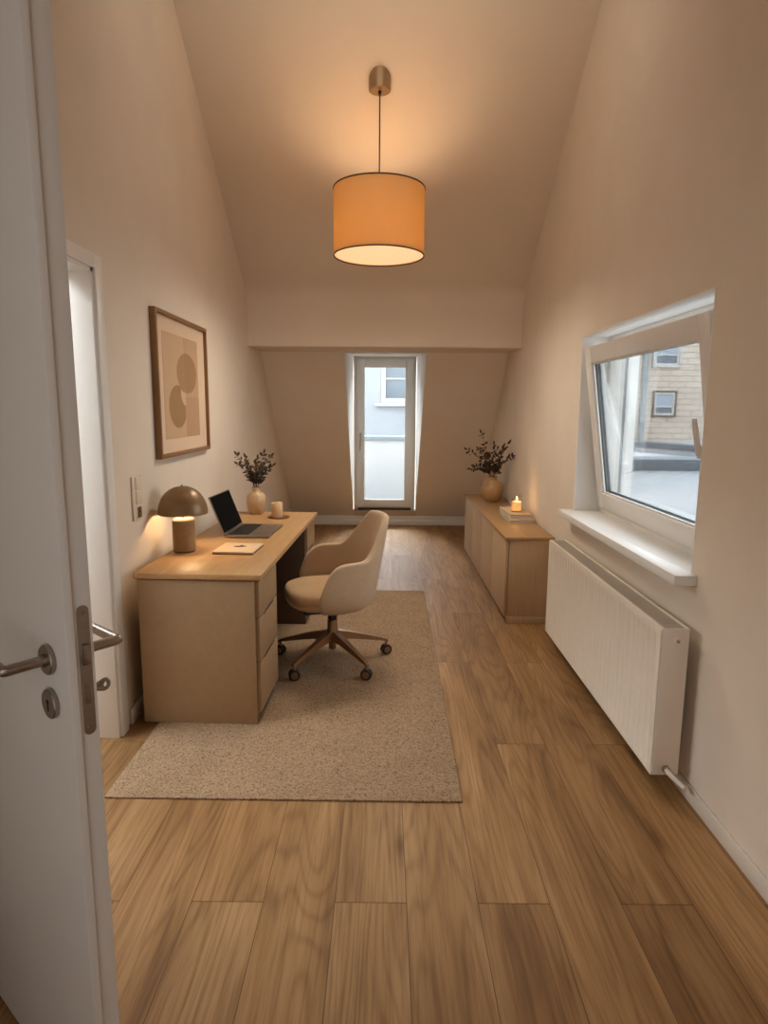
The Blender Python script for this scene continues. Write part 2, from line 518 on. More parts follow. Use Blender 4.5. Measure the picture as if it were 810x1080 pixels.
# left wall with the doorway
DY0, DY1, DZ = 1.60, 2.665, 2.01
w = MB()
TH = 0.14
for a, b in (((XL - TH, YB - 0.3, 0), (XL, DY0, ZC + 0.3)), ((XL - TH, DY1, 0), (XL, OUT, ZC + 0.3)), ((XL - TH, DY0, DZ), (XL, DY1, ZC + 0.3))):
    w.box(a, b)
o = w.build('wall_left', M['wall']); tag(o, 'warm white plaster wall behind the desk', 'wall', kind='structure')

# right wall with the window opening
WY0, WY1, WZ0, WZ1 = 2.345, 3.875, 0.845, 1.885
WT = 0.34
w = MB()
for a, b in (((XR, YB - 0.3, 0), (XR + WT, WY0, ZC + 0.3)), ((XR, WY1, 0), (XR + WT, OUT, ZC + 0.3)),
             ((XR, WY0, 0), (XR + WT, WY1, WZ0)), ((XR, WY0, WZ1), (XR + WT, WY1, ZC + 0.3))):
    w.box(a, b)
o = w.build('wall_right', M['wall']); tag(o, 'warm white plaster wall with the tilted window and radiator', 'wall', kind='structure')

o = MB().box((XL - 0.3, YB - 0.3, 0), (XR + 0.3, YB, ZC + 0.3)).build('wall_front', M['wall'])
tag(o, 'plain plaster wall behind the camera', 'wall', kind='structure')

# mansard slope with dormer opening (solid wedge left and right, curb and lintel between)
w = MB()
wedge = [(Y_SOF, Z_SOF), (Y_KN, Z_KN), (Y_KN, 0), (OUT, 0), (OUT, 2.9), (Y_SOF, 2.9)]
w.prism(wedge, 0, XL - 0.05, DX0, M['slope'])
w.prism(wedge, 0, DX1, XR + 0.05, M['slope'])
w.prism([(Y_KN, 0), (OUT, 0), (OUT, 0.2), (7.92, 0.2), (Y_KN, Z_KN)], 0, DX0, DX1, M['wall'])
w.prism([(Y_SOF, Z_SOF), (7.95, 2.095), (OUT, 2.095), (OUT, 2.9), (Y_SOF, 2.9)], 0, DX0, DX1, M['wall'])
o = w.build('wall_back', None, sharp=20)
tag(o, 'sloping mansard wall around the balcony door recess', 'wall', kind='structure')

# white linings of the dormer recess
w = MB()
side = [(Y_SOF + 0.01, Z_SOF - 0.006), (7.95, 2.09), (7.95, 0.205), (7.915, 0.205)]
w.prism(side, 0, DX0, DX0 + 0.006); w.prism(side, 0, DX1 - 0.006, DX1)
w.prism([(Y_SOF + 0.01, Z_SOF - 0.006), (7.95, 2.09), (7.95, 2.096), (Y_SOF + 0.01, Z_SOF)], 0, DX0, DX1)
o = w.build('trim_1', M['reveal'], sharp=20)
tag(o, 'white lining of the recess around the balcony door', 'trim', kind='structure')

# baseboards
def skirting(name, a, b, label):
    o = MB().box(a, b, bev=0.004).build(name, M['skirt'])
    return tag(o, label, 'baseboard', kind='structure')
skirting('baseboard_left', (XL, 2.765, 0), (XL + 0.014, Y_KN, 0.075), 'low painted baseboard along the desk wall')
skirting('baseboard_right', (XR - 0.014, YB, 0), (XR, Y_KN, 0.062), 'low painted baseboard running under the radiator')
w = MB().box((XL, Y_KN - 0.018, 0), (XR, Y_KN + 0.01, 0.07), bev=0.004).box((XL, Y_KN - 0.010, 0.07), (XR, Y_KN + 0.01, 0.112), bev=0.004)
tag(w.build('baseboard_back', M['reveal']), 'white stepped baseboard below the balcony door', 'baseboard', kind='structure')

# hallway beyond the doorway (the next room's shell)
w = MB()
w.box((XL - 3.0, 0.3, 0), (XL - 2.9, 4.5, 2.6)).box((XL - 3.0, 4.4, 0), (XL - TH, 4.5, 2.6)).box((XL - 3.0, 0.2, 0), (XL - TH, 0.3, 2.6)).box((XL - 3.0, 0.2, 2.6), (XL - TH, 4.5, 2.7))
tag(w.build('wall_hallway', M['reveal']), 'white walls of the bright next room behind the doorway', 'wall', kind='structure')

# ------------------------------------------------------------------ foreground door (door_1) and its frame (trim_2)
w = MB()
cw = 0.055
w.box((XL - TH - 0.01, DY0, 0), (XL + 0.004, DY0 + 0.03, DZ), bev=0.003)
w.box((XL - TH - 0.01, DY1 - 0.03, 0), (XL + 0.004, DY1, DZ), bev=0.003)
w.box((XL - TH - 0.01, DY0, DZ - 0.03), (XL + 0.004, DY1, DZ), bev=0.003)
fr = w.build('trim_2', M['white'])
tag(fr, 'white door frame around the doorway left of the desk', 'door frame', kind='structure')
w = MB()
w.box((XL, DY1 - 0.012, 0), (XL + 0.016, DY1 + cw, DZ + cw - 0.012), bev=0.004)
w.box((XL, DY0 - cw, 0), (XL + 0.016, DY0 + 0.012, DZ + cw - 0.012), bev=0.004)
w.box((XL, DY0 + 0.012, DZ - 0.012), (XL + 0.016, DY1 - 0.012, DZ + cw - 0.012), bev=0.004)
w.build('architrave', M['white'], fr)

# leaf: local +x runs from hinge to lock edge, local -y is the room face (towards camera)
A = Vector((-0.540, 1.037, 0)); dirv = Vector((0.7705, -0.6374, 0))
LW = 0.79
hinge = A - dirv * LW
d1 = empty('door_1', hinge, math.atan2(dirv.y, dirv.x), 'open white door leaf with steel lever handles in the left foreground', 'door', kind='structure')
LT = 0.052; LIP = 0.0163; RB = 0.010; LH = 2.10
w = MB()
w.box((0.0, 0.0, 0.008), (LW, LIP, LH), bev=0.003)
w.box((0.012, LIP - 0.001, 0.008), (LW - RB, LT, LH), bev=0.0015)
# shallow groove strip beside the lip
leaf = w.build('door_leaf', M['white'], d1)
HX, HZ, KZ = LW - 0.070, 1.007, 0.924
def lever(side):
    """side=-1 room face (local -y), +1 far face"""
    y0 = 0.0 if side < 0 else LT
    s = side
    b = MB()
    L = 0.076
    zc = HZ
    pts = [(HX, y0 + s*0.004, zc), (HX, y0 + s*(L - 0.004), zc), (HX - 0.0015, y0 + s*(L - 0.0012), zc), (HX - 0.005, y0 + s*L, zc), (HX - 0.125, y0 + s*L, zc)]
    b.tube(pts, 0.0098, seg=20)
    return b
for s_ in (-1, 1):
    y0 = 0.0 if s_ < 0 else LT
    h = lever(s_).build('lever_handle', M['steel'], leaf)
    MB().cyl((HX, y0, HZ), (HX, y0 + s_*0.010, HZ), 0.0275, M['steel'], 48, 0.002).cyl((HX, y0 + s_*0.010, HZ), (HX, y0 + s_*0.016, HZ), 0.012, M['steel'], 24).build('rosette', None, leaf)
    e = MB().cyl((HX, y0, KZ), (HX, y0 + s_*0.010, KZ), 0.0275, M['steel'], 48, 0.002)
    yk = y0 + s_*0.0101
    e.cyl((HX, yk - s_*0.001, KZ + 0.005), (HX, yk + s_*0.0006, KZ + 0.005), 0.0042, M['dark'], 16)
    e.box((HX - 0.0022, min(yk - s_*0.001, yk + s_*0.0006), KZ - 0.013), (HX + 0.0022, max(yk - s_*0.001, yk + s_*0.0006), KZ + 0.005), M['dark'])
    e.build('keyhole_rosette', None, leaf)
# key on the far side
k_ = MB()
k_.cyl((HX, LT + 0.009, KZ + 0.003), (HX, LT + 0.030, KZ + 0.003), 0.0035, M['steel'], 16)
bow = []
for i in range(20):
    a_ = 2*PI*i/20
    bow.append((HX + 0.0, LT + 0.038 + 0.013*math.cos(a_), KZ + 0.003 + (0.0085 + 0.004*math.cos(a_))*math.sin(a_)))
bow.append(bow[0])
k_.tube(bow, 0.0038, M['steel'], 10, caps=False)
k_.prism([(LT + 0.020, KZ - 0.003), (LT + 0.036, KZ - 0.008), (LT + 0.046, KZ - 0.006), (LT + 0.040, KZ + 0.003), (LT + 0.046, KZ + 0.011), (LT + 0.036, KZ + 0.014), (LT + 0.020, KZ + 0.009)], 0, HX - 0.002, HX + 0.002, M['steel'])
k_.build('key', None, leaf)
# lock plate in the edge
xe = LW - RB
ym = (LIP + LT) / 2 + 0.001
pl = MB()
outl = []
PW, PH, PZ = 0.0105, 0.120, 0.990
for i in range(13): a_ = PI*i/12; outl.append((ym + PW*math.cos(a_), PZ + PH - PW + PW*math.sin(a_)))
for i in range(13): a_ = PI + PI*i/12; outl.append((ym + PW*math.cos(a_), PZ - PH + PW + PW*math.sin(a_)))
pl.prism(outl, 0, xe - 0.002, xe + 0.0015)
pl.build('lock_plate', M['steel'], leaf)
MB().prism([(ym - 0.006, PZ + 0.012), (ym + 0.006, PZ + 0.012), (ym + 0.006, PZ + 0.05), (ym - 0.006, PZ + 0.05)], 0, xe + 0.0005, xe + 0.009, bev=0.002).build('latch', M['steel'], leaf)
MB().box((xe + 0.0005, ym - 0.0045, PZ - 0.062), (xe + 0.003, ym + 0.0045, PZ - 0.026), bev=0.0008).build('bolt', M['alu'], leaf)
for zz in (PZ + PH - 0.014, PZ - PH + 0.014):
    MB().cyl((xe + 0.0008, ym, zz), (xe + 0.0028, ym, zz), 0.0046, M['alu'], 20, 0.0008).build('screw', None, leaf)
for zz in (0.25, 1.0, 1.8):
    MB().cyl((-0.008, 0.0, zz), (-0.008, 0.0, zz + 0.09), 0.008, M['steel'], 20).build('hinge', None, d1)

# ------------------------------------------------------------------ balcony door (door_2)
d2 = empty('door_2', (0.002, 7.95, 0.205), 0, 'white glazed balcony door in the back dormer recess', 'door', kind='structure')
def frame_bars(b, x0, x1, z0, z1, wd, y0, y1, bev=0.003, bottom=None):
    bt = bottom if bottom is not None else wd
    b.box((x0, y0, z0), (x0 + wd, y1, z1), bev=bev); b.box((x1 - wd, y0, z0), (x1, y1, z1), bev=bev)
    b.box((x0 + wd - 0.001, y0, z1 - wd), (x1 - wd + 0.001, y1, z1), bev=bev); b.box((x0 + wd - 0.001, y0, z0), (x1 - wd + 0.001, y1, z0 + bt), bev=bev)
w = MB(); frame_bars(w, -0.384, 0.384, 0.0, 1.885, 0.052, 0.012, 0.085)
w.build('door_frame', M['pvc'], d2)
w = MB(); frame_bars(w, -0.345, 0.345, 0.036, 1.848, 0.092, -0.008, 0.07, 0.004)
sash2 = w.build('door_sash', M['pvc'], d2)
w = MB(); frame_bars(w, -0.256, 0.256, 0.125, 1.759, 0.008, 0.006, 0.03, 0.0)
w.build('gasket', M['pvc'], sash2)
MB().box((-0.254, 0.02, 0.127), (0.254, 0.026, 1.757)).build('glass_pane', M['glass'], sash2)
hb = MB().box((-0.311, -0.018, 0.80), (-0.289, -0.008, 0.96), bev=0.004)
hb.tube([(-0.300, -0.018, 0.86), (-0.300, -0.055, 0.86), (-0.300, -0.06, 0.85), (-0.300, -0.06, 0.745)], 0.008, seg=14)
hb.build('door_handle', M['steel'], sash2)
for zz in (0.15, 1.72):
    MB().cyl((0.352, -0.010, zz), (0.352, -0.010, zz + 0.08), 0.009, M['pvc'], 16).build('hinge', None, d2)
MB().box((-0.33, -0.03, 0.0), (0.33, 0.012, 0.022), bev=0.002).build('threshold', M['gasdark'], d2)

# ------------------------------------------------------------------ right window (window_1)
w1 = empty('window_1', (0, 0, 0), 0, 'white window tilted open above the radiator', 'window', kind='structure')
FX0, FX1 = XR + 0.150, XR + 0.220   # fixed frame depth range
w = MB()
e_ = 0.006
w.box((XR - 0.001, WY0, WZ0), (XR + WT, WY0 + e_, WZ1)); w.box((XR - 0.001, WY1 - e_, WZ0), (XR + WT, WY1, WZ1)); w.box((XR - 0.001, WY0, WZ1 - e_), (XR + WT, WY1, WZ1))
w.build('window_reveal', M['reveal'], w1)
w = MB()
fw = 0.062
for a, b in (((FX0, WY0 + e_, WZ0), (FX1, WY0 + fw, WZ1 - e_)), ((FX0, WY1 - fw, WZ0), (FX1, WY1 - e_, WZ1 - e_)),
             ((FX0, WY0 + fw, WZ0), (FX1, WY1 - fw, WZ0 + 0.05)), ((FX0, WY0 + fw, WZ1 - fw), (FX1, WY1 - fw, WZ1 - e_))):
    w.box(a, b, M['pvc'], 0.004)
w.build('window_frame', None, w1)
# shutter guide rails outside
for yy in (WY0 + e_, WY1 - e_ - 0.05):
    g_ = MB().box((FX1 + 0.002, yy, WZ0 + 0.01), (FX1 + 0.055, yy + 0.05, WZ1 - e_), M['pvc'], 0.003)
    g_.box((FX1 + 0.02, yy - 0.001, WZ0 + 0.012), (FX1 + 0.036, yy + 0.0515, WZ1 - 0.012), M['coping'])
    g_.build('guide_rail', None, w1)
MB().box((FX1 + 0.005, WY0 + e_, WZ0 - 0.012), (XR + WT + 0.05, WY1 - e_, WZ0 + 0.008), M['coping'], 0.002).build('outer_sill', None, w1)
# tilted sash: origin on the bottom hinge line, local z up the sash, local -x into the room
SY0, SY1, SH, SW = WY0 + 0.038, WY1 - 0.038, 0.942, 0.092
sash = MB()
def sbox(a, b, m, bev=0.004): sash.box(a, b, m, bev)
ST = 0.072
for a, b in (((-0.006, SY0, 0), (ST, SY0 + SW, SH)), ((-0.006, SY1 - SW, 0), (ST, SY1, SH)), ((-0.006, SY0 + SW - .001, 0), (ST, SY1 - SW + .001, SW)), ((-0.006, SY0 + SW - .001, SH - SW), (ST, SY1 - SW + .001, SH))):
    sbox(a, b, M['pvc'])
sash_o = sash.build('window_sash', None, w1)
TILT = R(-8.3)
sash_o.location = (XR + 0.142, 0, WZ0 + 0.035); sash_o.rotation_euler = (0, TILT, 0)
gs = MB()
gy0, gy1, gz0, gz1 = SY0 + SW - 0.002, SY1 - SW + 0.002, SW - 0.002, SH - SW + 0.002
for x_, m_, t_ in ((0.006, M['pvc'], 0.012), (0.016, M['gasket'], 0.012), (0.036, M['gasket'], 0.012)):
    for a, b in (((x_, gy0, gz0), (x_ + 0.008, gy0 + t_, gz1)), ((x_, gy1 - t_, gz0), (x_ + 0.008, gy1, gz1)), ((x_, gy0, gz0), (x_ + 0.008, gy1, gz0 + t_)), ((x_, gy0, gz1 - t_), (x_ + 0.008, gy1, gz1))):
        gs.box(a, b, m_)
gs.build('gasket', None, sash_o)
MB().box((0.026, gy0, gz0), (0.032, gy1, gz1)).build('glass_pane', M['glass'], sash_o)
hb = MB().box((-0.020, SY0 + 0.045, 0.40), (-0.004, SY0 + 0.075, 0.475), bev=0.005)
hb.cyl((-0.018, SY0 + 0.060, 0.44), (-0.042, SY0 + 0.060, 0.44), 0.011, seg=20)
hb.tube([(-0.044, SY0 + 0.060, 0.405), (-0.046, SY0 + 0.060, 0.43), (-0.050, SY0 + 0.060, 0.48), (-0.054, SY0 + 0.060, 0.53), (-0.054, SY0 + 0.060, 0.558)], [0.008, 0.012, 0.011, 0.011, 0.008], seg=16)
hb.build('window_handle', M['pvc'], sash_o)
# inside sill
w = MB().prism([(XR - 0.085, WY0 - 0.045), (XR, WY0 - 0.045), (XR, WY0), (XR + 0.155, WY0), (XR + 0.155, WY1), (XR, WY1), (XR, WY1 + 0.05), (XR - 0.085, WY1 + 0.05)], 2, WZ0 - 0.035, WZ0 + 0.004, bev=0.003)
w.build('window_sill', M['white'], w1)

# ------------------------------------------------------------------ rug
RUGZ = 0.009
t = MB().box((-1.045, 2.185, 0.0), (0.30, 4.99, RUGZ), bev=0.004)
rug = t.build('rug', M['rug']); tag(rug, 'beige woven rug under the desk and office chair', 'rug')
rug.rotation_euler = (0, 0, R(-0.55))
rug.location = (-0.02, 0, 0.0)

# ------------------------------------------------------------------ desk
DH = 0.722
DR = R(-2.1)
desk = empty('desk', (-1.118, 2.765, RUGZ), DR, 'light oak desk with drawer pedestals against the left wall', 'desk')
DWD, DL = 0.575, 1.765
H0 = DH - RUGZ
MB().box((0, 0, H0 - 0.026), (DWD, DL, H0), bev=0.003).build('desk_top', M['desk_top'], desk)
def pedestal(y0, y1, near):
    b = MB()
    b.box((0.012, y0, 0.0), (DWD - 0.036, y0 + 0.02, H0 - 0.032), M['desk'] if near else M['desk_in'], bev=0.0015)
    b.box((0.012, y1 - 0.02, 0.03), (DWD - 0.036, y1, H0 - 0.032), M['desk'], bev=0.0015)
    b.box((0.012, y0 + 0.018, 0.03), (0.030, y1 - 0.018, H0 - 0.032), M['desk'])
    b.box((0.02, y0 + 0.018, 0.03), (DWD - 0.04, y1 - 0.018, 0.05), M['desk'])
    b.box((0.05, y0 + 0.03, H0 - 0.034), (DWD - 0.06, y1 - 0.03, H0 - 0.0255), M['desk'])
    o = b.build('pedestal', None, desk)
    zz = [0.05, 0.05 + 0.245, 0.05 + 0.455, H0 - 0.036]
    for i in range(3):
        d_ = MB().box((DWD - 0.040, y0 + 0.022, zz[i] + 0.002), (DWD - 0.018, y1 - 0.003, zz[i+1] - 0.004), bev=0.002)
        dr = d_.build('drawer', M['desk'], desk)
        MB().box((DWD - 0.030, y0 + 0.10, zz[i+1] - 0.010), (DWD - 0.0172, y1 - 0.08, zz[i+1] - 0.0045)).build('pull', M['dark'], dr)
    for yy in (y0 + 0.03, y1 - 0.06):
        MB().box((DWD - 0.10, yy, 0), (DWD - 0.06, yy + 0.03, 0.032)).build('foot', M['black'], desk)
    MB().box((0.03, y1 - 0.06, 0), (0.07, y1 - 0.03, 0.032)).build('foot', M['black'], desk)
pedestal(0.010, 0.415, True)
pedestal(DL - 0.36, DL - 0.012, False)
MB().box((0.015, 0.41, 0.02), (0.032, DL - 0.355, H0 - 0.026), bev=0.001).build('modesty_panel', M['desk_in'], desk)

ca, sa = math.cos(DR), math.sin(DR)
def on_desk(lx, ly, lz=0.0):
    return (-1.118 + lx * ca - ly * sa, 2.765 + lx * sa + ly * ca, DH + lz)

# ------------------------------------------------------------------ table lamp
tl = empty('table_lamp', (-1.026, 3.215, DH), 0, 'lit mushroom lamp with taupe dome on the near end of the desk', 'lamp')
prof = [(0, 0), (0.050, 0), (0.0545, 0.004), (0.0555, 0.012), (0.0555, 0.154), (0.0545, 0.157)]
MB().lathe([(0, 0), (0.051, 0), (0.052, 0.002), (0.052, 0.008), (0, 0.008)], M['under']).build('foot_ring', None, tl)
MB().lathe([(r_, z_ + 0.006) for r_, z_ in prof], M['lampbase']).build('lamp_base', None, tl)
MB().lathe([(0.0545, 0.1625), (0.053, 0.168), (0.046, 0.174), (0.03, 0.176), (0, 0.176)], M['wax']).build('base_cap', None, tl)
MB().cyl((0, 0, 0.17), (0, 0, 0.325), 0.006, M['brass'], 16).build('stem', None, tl)
dome = []
Rd, Hd, z0 = 0.124, 0.140, 0.198
for i in range(21):
    a_ = (PI/2) * i / 20
    dome.append((Rd * math.cos(a_)**0.92 if i < 20 else 0.0, z0 + Hd * math.sin(a_)))
inner = [(max(0.0, r_ - 0.004), z_ - 0.003) for r_, z_ in reversed(dome)]
inner[-1] = (Rd - 0.004, z0)
MB().lathe(dome + inner + [dome[0]], M['lampdome'], seg=64).build('lamp_shade', None, tl)
MB().lathe([(0, 0.336), (0.005, 0.337), (0.006, 0.342), (0.003, 0.345), (0, 0.346)], M['brass'], seg=20).build('finial', None, tl)
MB().lathe([(0, -0.018), (0.012, -0.013), (0.018, 0), (0.012, 0.013), (0, 0.018)], M['bulb'], (0.0, 0, 0.270), 24).build('bulb', None, tl)

# ------------------------------------------------------------------ laptop
lp = empty('laptop', (-0.915, 3.570, DH), R(-3.0), 'open slim laptop with black screen on the desk', 'laptop')
LD, LWd = 0.262, 0.385
MB().box((0, 0, 0.003), (LD, LWd, 0.015), bev=0.0035).build('laptop_base', M['alu'], lp)
for xx in (0.02, LD - 0.03):
    for yy in (0.02, LWd - 0.03): MB().box((xx, yy, 0), (xx + 0.01, yy + 0.01, 0.004)).build('rubber_foot', M['black'], lp)
kb = MB()
kb.box((0.022, 0.022, 0.0145), (0.138, LWd - 0.022, 0.0152), M['keys'])
for i in range(6):
    for j in range(14):
        ky = 0.026 + j * (LWd - 0.052) / 14
        kx = 0.026 + i * 0.0185
        kb.box((kx, ky, 0.0150), (kx + 0.0155, ky + (LWd - 0.052) / 14 - 0.003, 0.0162), M['keys'])
kb.build('keyboard', None, lp)
MB().box((0.150, 0.125, 0.0146), (0.250, 0.265, 0.0154)).build('trackpad', M['alu'], lp)
lid = MB().box((-0.0035, 0, 0), (0.0035, LWd, 0.232), bev=0.003).build('screen_lid', M['alu'], lp)
lid.location = (0.004, 0, 0.014); lid.rotation_euler = (0, R(-21), 0)
MB().box((0.0032, 0.007, 0.010), (0.0042, LWd - 0.007, 0.226)).build('display', M['screen'], lid)

# ------------------------------------------------------------------ notebook on desk
nb = empty('notebook', (-0.868, 3.150, DH), R(-4), 'thin cream notebook lying in front of the laptop', 'notebook')
MB().box((0, 0, 0.0), (0.208, 0.225, 0.004), bev=0.001).build('back_cover', M['under'], nb)
MB().box((0.002, 0.002, 0.004), (0.206, 0.223, 0.011), bev=0.001).build('page_block', M['paper'], nb)
MB().box((0, 0, 0.011), (0.208, 0.225, 0.014), bev=0.0012).build('front_cover', M['cover'], nb)
em = MB()
em.lathe([(0, 0), (0.028, 0.0), (0.024, 0.0012), (0, 0.0014)], M['under'], (0, 0, 0), 28, Matrix.Translation((0.105, 0.135, 0.0138)) @ Matrix.Rotation(R(15), 4, 'Z') @ Matrix.Diagonal((1.25, 0.55, 1, 1)))
em.lathe([(0, 0), (0.009, 0.0), (0.006, 0.003), (0, 0.004)], M['alu'], (0, 0, 0), 20, Matrix.Translation((0.108, 0.150, 0.0148)) @ Matrix.Rotation(R(-25), 4, 'Z') @ Matrix.Diagonal((0.7, 1.5, 1, 1)))
em.build('cover_emblem', None, nb)

# ------------------------------------------------------------------ vases and twigs
def make_leaf(b, p, d, up, L, W, m):
    d = d.normalized(); side = d.cross(up)
    if side.length < 1e-3: side = d.cross(Vector((1, 0, 0)))
    side.normalize(); nrm = side.cross(d)
    rows = []
    for t_, wv in ((0, 0.10), (0.2, 0.62), (0.45, 1.0), (0.7, 0.82), (0.88, 0.45), (1.0, 0.04)):
        c_ = p + d * (L * t_) + nrm * (0.10 * L * math.sin(t_ * PI))
        rows.append([c_ - side * W * wv / 2 + nrm * 0.08 * W * wv, c_, c_ + side * W * wv / 2 + nrm * 0.08 * W * wv])
    b.grid(rows, m)
def bouquet(name, loc, label, specs, L0, leafL, leafW, rnd, base_r=0.012, drop=0.12):
    root = empty(name, loc, 0, label, 'bouquet')
    for (az, tilt, ln) in specs:
        b = MB()
        pts = []
        n = 9
        a_ = R(az)
        st = Vector((math.cos(a_) * base_r, math.sin(a_) * base_r, 0))
        p = st - Vector((0, 0, drop))
        pts.append(p.copy()); p = st.copy(); pts.append(p.copy())
        step = ln * L0 / n
        for i in range(n):
            tt = R(tilt) * (0.35 + 0.75 * (i / n)) + rnd.uniform(-0.06, 0.06)
            aa = a_ + rnd.uniform(-0.12, 0.12)
            p = p + Vector((math.sin(tt) * math.cos(aa), math.sin(tt) * math.sin(aa), math.cos(tt))) * step
            pts.append(p.copy())
        b.tube(pts, [0.0022 - 0.0014 * i / (len(pts) - 1) for i in range(len(pts))], M['stem'], 6)
        for i in range(3, len(pts)):
            d = (pts[i] - pts[i-1]).normalized()
            sidev = d.cross(Vector((rnd.uniform(-1, 1), rnd.uniform(-1, 1), rnd.uniform(-0.4, 0.4)))).normalized()
            for s_ in (-1, 1):
                q = pts[i-1].lerp(pts[i], rnd.uniform(0.3, 0.9))
                ld = (d * rnd.uniform(0.35, 0.9) + sidev * s_).normalized()
                sc_ = rnd.uniform(0.75, 1.1) * (1.0 - 0.3 * (i / len(pts)))
                make_leaf(b, q, ld, Vector((rnd.uniform(-.5, .5), rnd.uniform(-1, 0.2), rnd.uniform(0.2, 1))), leafL * sc_, leafW * sc_, M['leaf'])
        d = (pts[-1] - pts[-2]).normalized()
        make_leaf(b, pts[-1], d, Vector((0.3, -1, 0.3)), leafL * 0.8, leafW * 0.6, M['leaf'])
        b.build('branch', None, root, sharp=70)
    return root

v = empty('vase', (-0.895, 4.425, DH), 0, 'ribbed cream ceramic vase on the far end of the desk', 'vase')
pr = [(0.040, 0), (0.048, 0.004), (0.060, 0.03), (0.066, 0.07), (0.067, 0.10), (0.062, 0.128), (0.046, 0.150), (0.030, 0.158), (0.027, 0.165), (0.028, 0.180), (0.031, 0.188), (0.028, 0.189), (0.024, 0.180), (0.023, 0.165), (0.026, 0.157), (0.04, 0.147), (0.057, 0.128), (0.062, 0.10), (0.060, 0.06), (0.05, 0.01), (0, 0.008)]
def ribbed(b, prof, m, ribs, amp, zlo, zhi):
    t = bmesh.new(); seg = ribs * 6; rings = []
    for r_, z_ in prof:
        if r_ < 1e-6: rings.append([t.verts.new((0, 0, z_))]); continue
        k = max(0.0, min(1.0, (z_ - zlo) / 0.02)) * max(0.0, min(1.0, (zhi - z_) / 0.02))
        rings.append([t.verts.new(((r_ * (1 + amp * k * math.cos(ribs * 2*PI*i/seg))) * math.cos(2*PI*i/seg), (r_ * (1 + amp * k * math.cos(ribs * 2*PI*i/seg))) * math.sin(2*PI*i/seg), z_)) for i in range(seg)])
    for A_, B_ in zip(rings, rings[1:]):
        for i in range(seg):
            j = (i+1) % seg
            if len(B_) == 1: t.faces.new((A_[i], A_[j], B_[0]))
            elif len(A_) == 1: t.faces.new((A_[0], B_[i], B_[j]))
            else: t.faces.new((A_[i], A_[j], B_[j], B_[i]))
    b._merge(t, m)
b = MB(); ribbed(b, [(0, 0)] + pr, M['cream'], 16, 0.012, 0.01, 0.16); b.build('vase_body', None, v)
rA = random.Random(5)
bouquet('twig_bouquet', (-0.895, 4.425, DH + 0.185), 'dark leafy twigs in the cream vase on the desk',
        [(185, 38, 1.0), (170, 52, 0.78), (200, 20, 0.85), (10, 14, 0.95), (-5, 36, 0.95), (20, 50, 0.72), (90, 24, 0.8), (-80, 22, 0.7), (150, 30, 0.62), (35, 26, 0.6), (-60, 40, 0.55)], 0.250, 0.050, 0.027, rA)

v = empty('vase', (1.010, 5.93, 0.607), 0, 'round tan ceramic vase on the far end of the sideboard', 'vase')
pr = [(0, 0), (0.052, 0), (0.060, 0.004), (0.085, 0.035), (0.101, 0.080), (0.104, 0.105), (0.100, 0.135), (0.082, 0.172), (0.056, 0.193), (0.043, 0.201), (0.040, 0.210), (0.042, 0.226), (0.047, 0.234), (0.044, 0.236), (0.038, 0.226), (0.036, 0.210), (0.040, 0.198), (0.054, 0.188), (0.078, 0.168), (0.096, 0.13), (0.099, 0.1), (0.09, 0.05), (0.05, 0.01), (0, 0.008)]
MB().lathe(pr, M['tan_ceramic'], seg=56).build('vase_body', None, v)
rB = random.Random(9)
bouquet('twig_bouquet', (1.010, 5.93, 0.607 + 0.230), 'dark leafy twigs in the round tan vase on the sideboard',
        [(182, 62, 0.95), (192, 20, 1.15), (-55, 40, 1.02), (-58, 74, 0.92), (184, 98, 0.60), (200, 42, 0.8), (-100, 18, 0.85), (-30, 22, 0.8), (60, 24, 0.72), (-120, 46, 0.7), (140, 30, 0.7), (-70, 60, 0.55), (170, 80, 0.5)], 0.36, 0.060, 0.031, rB, 0.018)

# ------------------------------------------------------------------ candle on desk
c0 = on_desk(0.350, 1.515)
cs = empty('coaster', c0, 0, 'small brown wooden coaster dish near the far desk edge', 'coaster')
MB().lathe([(0, 0), (0.050, 0), (0.070, 0.004), (0.073, 0.008), (0.070, 0.009), (0.052, 0.006), (0, 0.005)], M['wood_dish'], seg=40).build('dish', None, cs)
cd = empty('candle', (c0[0] - 0.012, c0[1], c0[2] + 0.0055), 0, 'short cream pillar candle on the wooden coaster on the desk', 'candle')
MB().lathe([(0, 0), (0.036, 0), (0.038, 0.003), (0.038, 0.094), (0.036, 0.098), (0.028, 0.098), (0, 0.094)], M['wax'], seg=40).build('candle_wax', None, cd)
MB().tube([(0, 0, 0.092), (0.001, 0, 0.099), (0.002, 0, 0.103)], 0.001, M['black'], 6).build('wick', None, cd)

# ------------------------------------------------------------------ wall switch panel
sp = empty('switch_panel', (XL, 2.985, 1.032), 0, 'tall three-gang switch and socket plate on the wall above the table lamp', 'switch')
MB().box((0, -0.062, -0.103), (0.009, 0.062, 0.103), bev=0.003).build('cover_frame', M['panelwhite'], sp)
for i, nm in ((1, 'rocker_switch'), (0, 'rocker_switch')):
    zc = i * 0.068
    MB().box((0.008, -0.030, zc - 0.030), (0.014, 0.038, zc + 0.030), bev=0.0025).build(nm, M['panelwhite'], sp)
sk = MB().box((0.008, -0.030, -0.098), (0.012, 0.038, -0.038), bev=0.002).build('socket', M['panelwhite'], sp)
si = MB().box((0.0115, -0.022, -0.094), (0.0128, 0.026, -0.044), M['dark']).box((0.0122, -0.014, -0.090), (0.0134, 0.024, -0.046), M['socket'], 0.0004)
si.cyl((0.013, 0.004, -0.068), (0.0142, 0.004, -0.068), 0.004, M['dark'], 12).build('socket_insert', None, sk)

